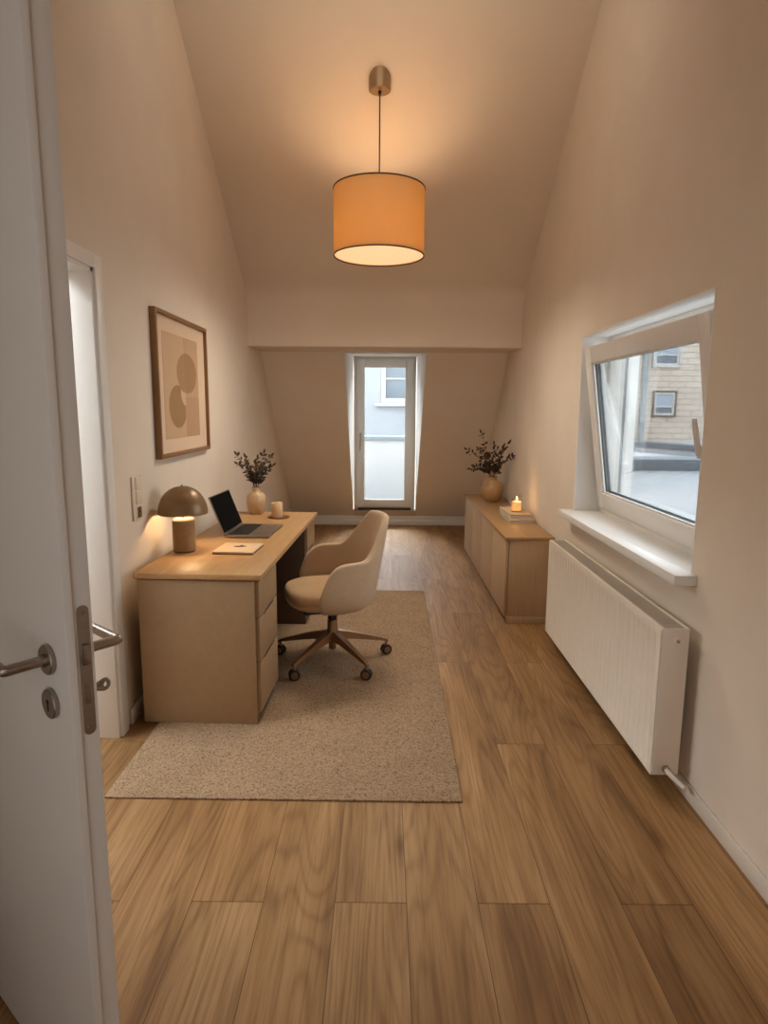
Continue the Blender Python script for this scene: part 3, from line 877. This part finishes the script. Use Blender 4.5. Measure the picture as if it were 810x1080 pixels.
# ------------------------------------------------------------------ framed print
PY0, PY1, PZ0, PZ1 = 3.265, 4.185, 1.190, 1.947
pc = empty('framed_print', (XL, (PY0 + PY1) / 2, (PZ0 + PZ1) / 2), 0, 'oak framed abstract print of two beige discs above the desk', 'picture')
hw, hh = (PY1 - PY0) / 2, (PZ1 - PZ0) / 2
ft, fd = 0.022, 0.034
w = MB()
for a, b in (((0.002, -hw, -hh), (fd, -hw + ft, hh)), ((0.002, hw - ft, -hh), (fd, hw, hh)), ((0.002, -hw + ft - .001, hh - ft), (fd, hw - ft + .001, hh)), ((0.002, -hw + ft - .001, -hh), (fd, hw - ft + .001, -hh + ft))):
    w.box(a, b, bev=0.002)
w.build('picture_frame', M['frame_wood'], pc)
MB().box((0.002, -hw + 0.01, -hh + 0.01), (0.016, hw - 0.01, hh - 0.01)).build('picture_mat', M['mat'], pc)
MB().box((0.0155, -0.335, -0.283), (0.0172, 0.290, 0.280)).build('print_sheet', M['art'], pc)

# ------------------------------------------------------------------ sideboard
SBX0, SBX1, SBY0, SBY1, SBH = 0.826, 1.140, 4.215, 6.43, 0.607
sb = empty('sideboard', (SBX0, SBY0, 0), 0, 'low beige sideboard with four plain doors along the right wall', 'sideboard')
sd, sl = SBX1 - SBX0, SBY1 - SBY0
MB().box((-0.008, -0.008, SBH - 0.022), (sd + 0.012, sl + 0.006, SBH), bev=0.002).build('top_panel', M['cab_top'], sb)
w = MB().box((0.022, 0, 0.052), (sd, sl, SBH - 0.024), bev=0.0015)
w.build('carcass', M['cab'], sb)
MB().box((0.0205, 0.004, 0.056), (0.0225, sl - 0.004, SBH - 0.028)).build('door_gap_shade', M['dark'], sb)  # dark sheet added so the gaps between the doors look shaded
MB().box((0.018, 0.002, 0.0), (sd, 0.03, 0.0545), bev=0.001).build('plinth', M['cab'], sb)
MB().box((0.05, 0.03, 0.0), (0.065, sl - 0.15, 0.053)).build('toe_kick', M['dark'], sb)
dw = (sl - 0.004) / 4
for i in range(4):
    MB().box((0.0, 0.002 + i*dw + 0.004, 0.050), (0.020, 0.002 + (i+1)*dw - 0.004, SBH - 0.027), bev=0.0018).build('cabinet_door', M['cab'], sb)
for yy in (sl - 0.07,):
    for xx in (0.03, sd - 0.05):
        MB().cyl((xx + 0.01, yy, 0), (xx + 0.01, yy, 0.054), 0.014, M['black'], 16).build('foot', None, sb)

# books
def book(loc, rz, sx_, sy_, h_, cov, label):
    r_ = empty('book', loc, rz, label, 'book', 'books stacked on the sideboard')
    MB().box((0, 0, 0), (sx_, sy_, 0.004), bev=0.001).build('back_cover', cov, r_)
    MB().box((0, 0, h_ - 0.004), (sx_, sy_, h_), bev=0.001).build('front_cover', cov, r_)
    MB().box((sx_ - 0.004, 0, 0.002), (sx_, sy_, h_ - 0.002), bev=0.001).build('spine', cov, r_)
    MB().box((0.004, 0.004, 0.004), (sx_ - 0.004, sy_ - 0.004, h_ - 0.004)).build('page_block', M['pages'], r_)
book((0.945, 4.735, SBH), R(-1.5), 0.192, 0.47, 0.026, M['book2'], 'wider sand book at the bottom of the stack on the sideboard')
book((0.955, 4.77, SBH + 0.026), R(0.5), 0.172, 0.45, 0.036, M['book1'], 'thicker cream book on top of the stack, under the lit candle')
# candle in glass
cz = SBH + 0.062
cg = empty('candle', (1.040, 4.955, cz), 0, 'lit candle in a glass tumbler on the stacked books', 'candle')
MB().lathe([(0, 0), (0.040, 0), (0.0425, 0.004), (0.0435, 0.125), (0.0415, 0.126), (0.0395, 0.122), (0.039, 0.008), (0, 0.007)], M['candleglass'], seg=40).build('glass_tumbler', None, cg)
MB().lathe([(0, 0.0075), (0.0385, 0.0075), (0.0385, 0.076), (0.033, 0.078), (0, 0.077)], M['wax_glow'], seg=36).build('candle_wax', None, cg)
MB().tube([(0, 0, 0.076), (0.0006, 0, 0.084), (0.001, 0, 0.088)], 0.001, M['black'], 6).build('wick', None, cg)
MB().lathe([(0, 0.086), (0.004, 0.089), (0.006, 0.096), (0.0045, 0.106), (0.002, 0.115), (0, 0.121)], M['flame'], seg=16).build('flame', None, cg)

# ------------------------------------------------------------------ radiator
RX0, RX1, RY0, RY1, RZ0, RZ1 = 1.018, 1.120, 2.235, 3.845, 0.088, 0.668
rd = empty('radiator', (0, 0, 0), 0, 'white ribbed panel radiator under the right window', 'radiator')
rows_y = []
nfl = 30
my = 0.035
per = (RY1 - RY0 - 2*my) / nfl
prof_y = [(RY0, 0.0), (RY0 + my*0.8, 0.0)]
for i in range(nfl):
    y0 = RY0 + my + i * per
    prof_y += [(y0 + per*0.10, 0.0), (y0 + per*0.28, 1.0), (y0 + per*0.52, 1.0), (y0 + per*0.70, 0.0)]
prof_y += [(RY1 - my*0.5, 0.0), (RY1, 0.0)]
zs = [(RZ0, 0), (RZ0 + 0.030, 0), (RZ0 + 0.040, 1), (RZ1 - 0.040, 1), (RZ1 - 0.030, 0), (RZ1 - 0.004, 0)]
rows = [[(RX0 + 0.010 * dpt * k_z, yy, zz) for yy, dpt in prof_y] for zz, k_z in zs]
w = MB().grid(rows)
w.box((RX0 + 0.011, RY0 + 0.002, RZ0), (RX0 + 0.016, RY1 - 0.002, RZ1 - 0.004))
w.build('front_panel', M['rad'], rd, sharp=60)
for y0, y1 in ((RY0 - 0.004, RY0 + 0.002), (RY1 - 0.002, RY1 + 0.004)):
    MB().box((RX0 + 0.002, y0, RZ0 + 0.002), (RX1, y1, RZ1), bev=0.002).build('end_panel', M['rad'], rd)
w = MB().box((RX1 - 0.02, RY0, RZ0), (RX1 - 0.008, RY1, RZ1 - 0.01))
w.build('back_panel', M['rad'], rd)
w = MB()
w.box((RX0 + 0.002, RY0, RZ1 - 0.012), (RX0 + 0.014, RY1, RZ1), M['rad'], 0.001); w.box((RX1 - 0.012, RY0, RZ1 - 0.012), (RX1, RY1, RZ1), M['rad'], 0.001)
ns = 110
for i in range(ns):
    yy = RY0 + 0.006 + i * (RY1 - RY0 - 0.012) / ns
    w.box((RX0 + 0.012, yy, RZ1 - 0.010), (RX1 - 0.010, yy + 0.008, RZ1 - 0.002), M['grille'])
w.box((RX0 + 0.012, RY0 + 0.003, RZ1 - 0.014), (RX1 - 0.012, RY1 - 0.003, RZ1 - 0.0095), M['dark'])
w.build('top_grille', None, rd)
for yy in (2.55, 3.5):
    MB().box((RX1 - 0.01, yy, 0.2), (XR - 0.001, yy + 0.04, 0.55)).build('wall_bracket', M['rad'], rd)
MB().cyl((1.075, RY0 - 0.003, RZ1 - 0.045), (1.075, RY0 - 0.014, RZ1 - 0.045), 0.013, M['rad'], 24, 0.002).cyl((1.075, RY0 - 0.013, RZ1 - 0.045), (1.075, RY0 - 0.019, RZ1 - 0.045), 0.0055, M['steel'], 12).build('bleed_valve', None, rd)
MB().cyl((1.070, RY0 - 0.003, RZ0 + 0.028), (1.070, RY0 - 0.018, RZ0 + 0.028), 0.013, M['steel'], 24, 0.002).cyl((1.070, RY0 - 0.016, RZ0 + 0.028), (1.070, RY0 - 0.026, RZ0 + 0.028), 0.009, M['rad'], 20).tube([(1.071, RY0 - 0.022, RZ0 + 0.026), (1.080, RY0 - 0.034, RZ0 + 0.018), (1.098, RY0 - 0.050, RZ0 + 0.004), (1.116, RY0 - 0.066, RZ0 - 0.012)], 0.0095, M['rad'], 16).build('drain_stub', None, rd)

# ------------------------------------------------------------------ pendant lamp
PX, PYY = -0.043, 4.2
zc_top = Z_SL + (Y_SL - PYY) * SLP
pd = empty('pendant_lamp', (PX, PYY, zc_top), 0, 'drum pendant lamp with glowing linen shade hanging from the sloped ceiling', 'pendant lamp')
cr = 0.066
t = bmesh.new(); n = 48
low = [t.verts.new((cr*math.cos(2*PI*i/n), cr*math.sin(2*PI*i/n), -0.060)) for i in range(n)]
low2 = [t.verts.new(((cr-.004)*math.cos(2*PI*i/n), (cr-.004)*math.sin(2*PI*i/n), -0.064)) for i in range(n)]
hi = [t.verts.new((cr*math.cos(2*PI*i/n), cr*math.sin(2*PI*i/n), -SLP*cr*math.sin(2*PI*i/n) + 0.003)) for i in range(n)]
for i in range(n):
    j = (i+1) % n
    t.faces.new((low[i], low[j], hi[j], hi[i])); t.faces.new((low2[i], low2[j], low[j], low[i]))
t.faces.new(low2); t.faces.new(hi)
b = MB(); b._merge(t, M['brass']); b.cyl((0, 0, -0.080), (0, 0, -0.062), 0.010, M['black'], 16); b.build('canopy', None, pd)
ZT, ZB, SR = 2.790 - zc_top, 2.398 - zc_top, 0.281
MB().tube([(0, 0, -0.075), (0, 0, ZT - 0.03)], 0.0042, M['cord'], 10).build('cord', None, pd)
sh = MB().lathe([(SR, ZB), (SR, ZT), (SR - 0.002, ZT), (SR - 0.002, ZB), (SR, ZB)], M['shade'], seg=96).build('lamp_shade', None, pd, sharp=80)
def ring(z, r_):
    pts = [(r_*math.cos(2*PI*i/72), r_*math.sin(2*PI*i/72), z) for i in range(73)]
    return MB().tube(pts, 0.0042, M['under'], 8, caps=False)
ring(ZB, SR).build('rim', None, sh); ring(ZT, SR).build('rim', None, sh)
sp_ = MB()
for k in range(3):
    a_ = 2*PI*k/3 + 0.4
    sp_.tube([(0, 0, ZT - 0.03), (SR*math.cos(a_), SR*math.sin(a_), ZT - 0.004)], 0.002, M['under'], 8)
sp_.cyl((0, 0, ZT - 0.09), (0, 0, ZT - 0.028), 0.02, M['black'], 20)
sp_.build('shade_carrier', None, pd)
MB().lathe([(0, ZB + 0.012), (SR - 0.006, ZB + 0.010), (SR - 0.004, ZB + 0.006), (0, ZB + 0.006)], M['diffuser'], seg=72).build('diffuser', None, pd)

# ------------------------------------------------------------------ office chair
ch = empty('office_chair', (-0.292, 3.522, RUGZ), R(19), 'beige upholstered bucket office chair on a bronze star base', 'chair')
CZ = -RUGZ
def sstep(t): t = max(0.0, min(1.0, t)); return t*t*(3-2*t)
TM = 113
rows = []
NT_ = 40
ths = [(-TM + 2*TM*i/NT_) for i in range(NT_+1)]
prof_s = [(0.12, 0.338), (0.45, 0.340), (0.74, 0.350), (0.90, 0.375), (0.975, 0.415), (1.0, 0.46)]
def rim(th):
    a = abs(th)
    h_ = 0.648 + 0.218 * (1 - sstep((a - 20) / 46.0))
    if a > 84: h_ -= 0.19 * ((a - 84) / (TM - 84))**2.2
    return h_
def shell_pt(th, s, z):
    a = R(th)
    ax, by = 0.262, 0.292
    c_, s_n = math.cos(a), math.sin(a)
    e = 0.86
    x_ = ax * math.copysign(abs(c_)**e, c_); y_ = by * math.copysign(abs(s_n)**e, s_n)
    k = max(0.0, (z - 0.44)) / 0.42
    x_ = x_ * s + 0.085 * k * max(0.0, c_)**0.8
    y_ = y_ * s * (1.0 + 0.03 * k - 0.10 * max(0, k - 0.3) * max(0, c_))
    return (x_ - 0.024, y_, z + CZ)
for s_, z_ in prof_s: rows.append([shell_pt(th, s_, z_) for th in ths])
for j in range(1, 11):
    tj = j / 10
    rows.append([shell_pt(th, 1.0, 0.46 + (rim(th) - 0.46) * tj) for th in ths])
sh_o = MB().grid(rows).build('shell_backrest', M['fab2'], ch, sharp=180)
md = sh_o.modifiers.new('thick', 'SOLIDIFY'); md.thickness = 0.040; md.offset = -1.0
md.use_even_offset = True
sh_o.data.materials.append(M['fab']); md.material_offset = 0
md2 = sh_o.modifiers.new('sub', 'SUBSURF'); md2.levels = 2; md2.render_levels = 2
# seat cushion
def sup(n, ax0, ax1, by, z, sc, nseg=64):
    out = []
    for i in range(nseg):
        a = 2*PI*i/nseg
        c_, s_n = math.cos(a), math.sin(a)
        ax_ = ax0 if c_ < 0 else ax1
        out.append((sc * ax_ * math.copysign(abs(c_)**n, c_) - 0.046, sc * by * math.copysign(abs(s_n)**n, s_n), z + CZ))
    return out
rows = [sup(0.72, 0.216, 0.215, 0.240, 0.474 - (0.474 - z) * 0.86, s_) for s_, z in ((0.05, 0.352), (0.7, 0.352), (0.90, 0.358), (0.975, 0.372), (1.0, 0.392), (1.003, 0.398), (0.985, 0.401), (0.99, 0.404), (1.005, 0.412), (1.0, 0.436), (0.965, 0.455), (0.88, 0.466), (0.7, 0.471), (0.35, 0.473), (0.02, 0.474))]
MB().grid(rows, closed=True).build('seat_cushion', M['fab'], ch, sharp=60)
w = MB().box((-0.19, -0.13, 0.338 + CZ), (0.05, 0.13, 0.372 + CZ), bev=0.006).tube([(-0.02, -0.05, 0.332 + CZ), (-0.03, -0.17, 0.328 + CZ), (-0.03, -0.20, 0.326 + CZ)], 0.005, seg=10)
w.build('seat_mechanism', M['black'], ch)
MB().cyl((0, 0, 0.235 + CZ), (0, 0, 0.330 + CZ), 0.019, M['black'], 24).cyl((0, 0, 0.262 + CZ), (0, 0, 0.295 + CZ), 0.026, M['black'], 24, 0.003).build('gas_lift', None, ch)
MB().lathe([(0, 0.085), (0.020, 0.085), (0.022, 0.09), (0.022, 0.135), (0.034, 0.15), (0.036, 0.19), (0.030, 0.205), (0.028, 0.255), (0.026, 0.258), (0, 0.258)], M['bronze'], (0, 0, CZ), 36).build('hub', None, ch)
for k in range(5):
    wa = R([-126, -54, 18, 90, 162][k] - 19 + 2)
    mt = Matrix.Rotation(wa, 4, 'Z')
    b = MB()
    secs = []
    for t_, zt, zb, hw_ in ((0.018, 0.197, 0.140, 0.026), (0.10, 0.178, 0.138, 0.0225), (0.20, 0.148, 0.120, 0.018), (0.30, 0.116, 0.098, 0.0125), (0.333, 0.104, 0.090, 0.0115), (0.342, 0.096, 0.086, 0.010)):
        secs.append([(t_, -hw_, zb + CZ), (t_, hw_, zb + CZ), (t_, hw_*0.72, zt + CZ), (t_, -hw_*0.72, zt + CZ)])
    b.grid(secs, M['bronze'], closed=True)
    t2 = bmesh.new(); t2.faces.new([t2.verts.new(p) for p in secs[-1]]); b._merge(t2, M['bronze'])
    b.cyl((0.330, 0, 0.055 + CZ), (0.330, 0, 0.096 + CZ), 0.008, M['bronze'], 16)
    bmesh.ops.transform(b.bm, matrix=mt, verts=b.bm.verts)
    lg = b.build('base_leg', None, ch)
    c = MB()
    sw = Matrix.Translation((0.330, 0, 0)) @ Matrix.Rotation(R(-[-126, -54, 18, 90, 162][k] - 2 + [12, -14, 24, 60, -20][k]), 4, 'Z')
    for s_ in (-1, 1):
        c.lathe([(0.0, 0.0), (0.012, 0.0), (0.0285, 0.002), (0.0305, 0.006), (0.0305, 0.013), (0.028, 0.016), (0.0225, 0.0165), (0.0, 0.0165)], M['black'], (0, 0, 0), 32, sw @ Matrix.Translation((0, s_ * 0.003, 0.0306 + CZ + RUGZ)) @ Matrix.Rotation(R(-90 * s_), 4, 'X'))
        c.lathe([(0.0, 0.0), (0.020, 0.0), (0.019, 0.002), (0.0, 0.0026)], M['bronze'], (0, 0, 0), 28, sw @ Matrix.Translation((0, s_ * 0.0195, 0.0306 + CZ + RUGZ)) @ Matrix.Rotation(R(-90 * s_), 4, 'X'))
    c.box((-0.010, -0.0032, 0.030 + CZ + RUGZ), (0.012, 0.0032, 0.058 + CZ + RUGZ), M['black'], mtx=sw)
    bmesh.ops.transform(c.bm, matrix=mt, verts=c.bm.verts)
    c.build('caster', None, lg)

# ------------------------------------------------------------------ outside: balcony side
bp = empty('balcony_parapet', (0, 9.2, 0), 0, 'low white parapet wall with grey metal coping outside the balcony door', 'parapet')
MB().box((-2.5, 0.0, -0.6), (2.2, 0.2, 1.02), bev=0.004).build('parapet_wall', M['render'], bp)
MB().box((-2.5, -0.03, 1.02), (2.2, 0.23, 1.075), bev=0.004).build('coping', M['coping'], bp)
MB().box((-2.5, OUT + 0.03 - 9.2, -0.2), (2.2, 0.0, 0.02)).build('balcony_floor', M['roofing'], bp)

nh = empty('neighbour_house', (0, 11.5, 0), 0, 'white rendered house opposite the balcony door', 'building')
nw = MB()
wx0, wx1, wz0, wz1 = -0.075, 0.98, 1.56, 2.90
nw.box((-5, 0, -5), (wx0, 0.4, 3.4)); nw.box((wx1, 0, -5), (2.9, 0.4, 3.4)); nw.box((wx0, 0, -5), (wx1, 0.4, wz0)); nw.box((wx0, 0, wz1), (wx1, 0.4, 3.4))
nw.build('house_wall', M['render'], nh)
nf = MB()
frame_bars(nf, wx0, wx1, wz0, wz1, 0.09, 0.02, 0.16, 0.006)
nf.box((wx0 + 0.08, 0.06, 1.98), (wx1 - 0.08, 0.09, 2.005))
nfo = nf.build('window_frame', M['winframe'], nh)
MB().box((wx0 + 0.07, 0.09, wz0 + 0.07), (wx1 - 0.07, 0.11, wz1 - 0.07)).build('window_pane', M['winglass'], nfo)
MB().box((wx0 - 0.09, -0.10, wz0 - 0.05), (wx1 + 0.09, 0.1, wz0), bev=0.004).build('window_ledge', M['winframe'], nh)

# ------------------------------------------------------------------ outside: right window side
ax = empty('roof_annex', (0, 6.5, 0), 0, 'white walled flat roof annex with grey fascia outside the right window', 'building')
MB().box((1.75, 0, -5), (7.5, 0.25, 0.855)).build('annex_wall', M['annex'], ax)
MB().box((1.72, -0.05, 0.855), (7.5, 0.28, 0.95), bev=0.006).build('fascia', M['coping_d'], ax)
MB().box((1.72, -0.02, 0.95), (7.5, 0.40, 0.972), bev=0.004).build('coping', M['coping'], ax)
MB().box((1.75, 0.25, 0.84), (7.5, 5.2, 0.91)).build('roof_deck', M['roofing'], ax)
# diagonal upstand
q0, q1 = Vector((3.0, 10.4, 0)), Vector((4.9, 4.8, 0))
u2 = Vector((3.766 - 3.343, 7.6 - 9.0, 0)).normalized()
n2 = Vector((-u2.y, u2.x, 0))
pA_, pB_ = Vector((3.343, 9.0, 0)) - u2 * 1.5, Vector((3.766, 7.6, 0)) + u2 * 0.75
up = MB(); upc = MB()
def slab(b, p, q, z0, z1, th, off=0.0):
    a1 = p + n2 * (off); a2 = q + n2 * off; a3 = q + n2 * (off + th); a4 = p + n2 * (off + th)
    b.prism([(v_.x, v_.y - 6.5) for v_ in (a1, a2, a3, a4)], 2, z0, z1)
slab(up, pA_, pB_, 0.90, 0.99, 0.20); slab(upc, pA_, pB_, 0.99, 1.045, 0.26, -0.03)
up.build('roof_upstand', M['render'], ax); upc.build('upstand_coping', M['coping_d'], ax)

th_ = empty('tiled_house', (0, 12.0, 0), 0, 'beige tiled house facade with two small windows outside the right window', 'building')
MB().box((3.2, 0, -5), (12.0, 0.3, 4.4)).build('facade', M['tile'], th_)
for (xa, xb, za, zb) in [(4.98, 5.36, 1.38, 1.80), (4.93, 5.38, 2.28, 2.90)]:
    f_ = MB(); frame_bars(f_, xa, xb, za, zb, 0.04, -0.03, 0.002, 0.002)
    zm = (za + zb) / 2 - (0.05 if zb < 2 else 0.12)
    f_.box((xa + 0.039, -0.025, zm - 0.012), (xb - 0.039, -0.004, zm + 0.012))
    fo = f_.build('window_frame', M['winframe'], th_)
    MB().box((xa + 0.038, -0.012, za + 0.038), (xb - 0.038, -0.005, zb - 0.038)).build('window_pane', M['winglass'], fo)
    MB().box((xa + 0.042, -0.020, zm + 0.012), (xb - 0.042, -0.014, zb - 0.042)).build('roller_blind', M['blind'], fo)
    s_ = MB(); frame_bars(s_, xa - 0.03, xb + 0.03, za - 0.03, zb + 0.03, 0.03, -0.045, 0.004, 0.002)
    s_.build('window_surround', M['winstone'] if zb < 2 else M['winframe'], th_)
dp = MB().cyl((4.76, -0.06, -4), (4.76, -0.06, 4.3), 0.05, M['pipe'], 20)
for zz in (1.2, 2.0, 2.8): dp.cyl((4.76, -0.06, zz), (4.76, -0.06, zz + 0.05), 0.062, M['coping'], 20)
dp.build('downpipe', None, th_)
MB().box((-30, 8.31, -6.2), (30, 40, -6.0)).box((XR + WT, -20, -6.2), (30, 8.31, -6.0)).build('ground', M['ground'])
tag(bpy.data.objects['ground'], 'grey courtyard paving far below the balcony', 'ground', kind='structure')

# ------------------------------------------------------------------ lights
def light(name, typ, loc, energy, color, size=0.1, rot=None, sy=None, spread=None):
    l = bpy.data.lights.new(name, typ)
    l.energy = energy; l.color = color
    if typ == 'AREA':
        l.size = size
        if sy: l.shape = 'RECTANGLE'; l.size_y = sy
        if spread: l.spread = spread
    elif typ == 'SUN': l.angle = size
    else: l.shadow_soft_size = size
    o = bpy.data.objects.new(name, l); COL.objects.link(o); o.location = loc
    if rot is not None: o.rotation_euler = rot
    return o
WARM = (1.0, 0.60, 0.28)
light('pendant_bulb_light', 'POINT', (PX, PYY, 2.56), 7.5, (1.0, 0.86, 0.61), 0.14)
for k in range(7):  # unseen spots added below the diffuser as downward room fill
    a_ = 2*PI*k/6
    r_ = 0.2 if k < 6 else 0.0
    sl_ = light('pendant_fill_spot', 'SPOT', (PX + r_*math.cos(a_), PYY + r_*math.sin(a_), 2.392), 11.5, (1.0, 0.91, 0.76), 0.0)
    sl_.data.spot_size = R(172); sl_.data.spot_blend = 1.0
light('balcony_daylight_fill', 'AREA', (0.0, 9.7, 3.0), 500, (0.94, 0.97, 1.0), 2.4, Vector((0, -3.0, -2.5)).to_track_quat('-Z', 'Y').to_euler(), 1.3)  # area lamp added above the parapet to strengthen skylight through the door
light('table_lamp_light', 'POINT', (-1.026, 3.215, DH + 0.270), 15, (1.0, 0.66, 0.34), 0.02)
light('candle_light', 'POINT', (1.040, 4.955, cz + 0.102), 1.3, (1.0, 0.55, 0.22), 0.008)
light('ceiling_fill_light', 'AREA', (0.0, 3.0, 3.8), 10, (1.0, 0.92, 0.80), 1.4, (R(50), 0, 0), 1.0)  # added room fill out of view, no fixture on the ceiling
sun_d = Vector((-0.45, -1.0, -0.80)).normalized()
light('overcast_sun', 'SUN', (3, 14, 12), 3.0, (0.93, 0.97, 1.0), R(60), sun_d.to_track_quat('-Z', 'Y').to_euler())
light('hallway_light', 'AREA', (XL - 1.3, 2.2, 2.5), 84, (0.90, 0.96, 1.0), 1.2)
# added fill panel behind the camera, brightens the door leaf and near walls
light('camera_fill_light', 'AREA', (-0.40, YB + 0.1, 1.40), 11, (0.96, 0.98, 1.0), 1.3, (R(88), 0, 0), 2.3)
for nm, loc, rot, sx_, sy_ in (('balcony_portal', (0.0, 8.06, 1.15), (R(-90), 0, 0), 0.6, 1.7), ('window_portal', (XR + WT - 0.02, (WY0+WY1)/2, (WZ0+WZ1)/2), (0, R(90), 0), 1.0, 1.45)):
    p_ = light(nm, 'AREA', loc, 1, (1, 1, 1), sx_, rot, sy_)
    p_.data.cycles.is_portal = True

wd = bpy.data.worlds.new('overcast_sky'); SC.world = wd; wd.use_nodes = True
nt = wd.node_tree
bg = nt.nodes['Background']
geo_ = nt.nodes.new('ShaderNodeTexCoord'); sep = nt.nodes.new('ShaderNodeSeparateXYZ'); rp = nt.nodes.new('ShaderNodeValToRGB')
nt.links.new(geo_.outputs['Generated'], sep.inputs[0]); nt.links.new(sep.outputs[2], rp.inputs[0])
rp.color_ramp.elements[0].color = (0.86, 0.93, 1.0, 1); rp.color_ramp.elements[1].color = (0.82, 0.90, 1.0, 1)
nt.links.new(rp.outputs[0], bg.inputs[0])
bg.inputs[1].default_value = 4.4

# ------------------------------------------------------------------ camera
cam = bpy.data.cameras.new('camera'); co = bpy.data.objects.new('camera', cam); COL.objects.link(co)
cam.sensor_fit = 'AUTO'; cam.sensor_width = 36.0; cam.lens = 36.0 * 673.0 / 1080.0
cam.clip_start = 0.02
pitch = math.atan(108 / 673.0)
mtx = Matrix.Rotation(R(90) - pitch, 4, 'X') @ Matrix.Rotation(0.007, 4, 'Z')
co.matrix_world = Matrix.Translation((0, 0, 1.45)) @ mtx
SC.camera = co

SC.view_settings.view_transform = 'Standard'
SC.view_settings.look = 'None'
SC.view_settings.exposure = 0.0
SC.cycles.use_denoising = True
SC.cycles.max_bounces = 12
SC.cycles.diffuse_bounces = 6
SC.cycles.sample_clamp_indirect = 4.0
SC.cycles.caustics_reflective = False
SC.cycles.caustics_refractive = False
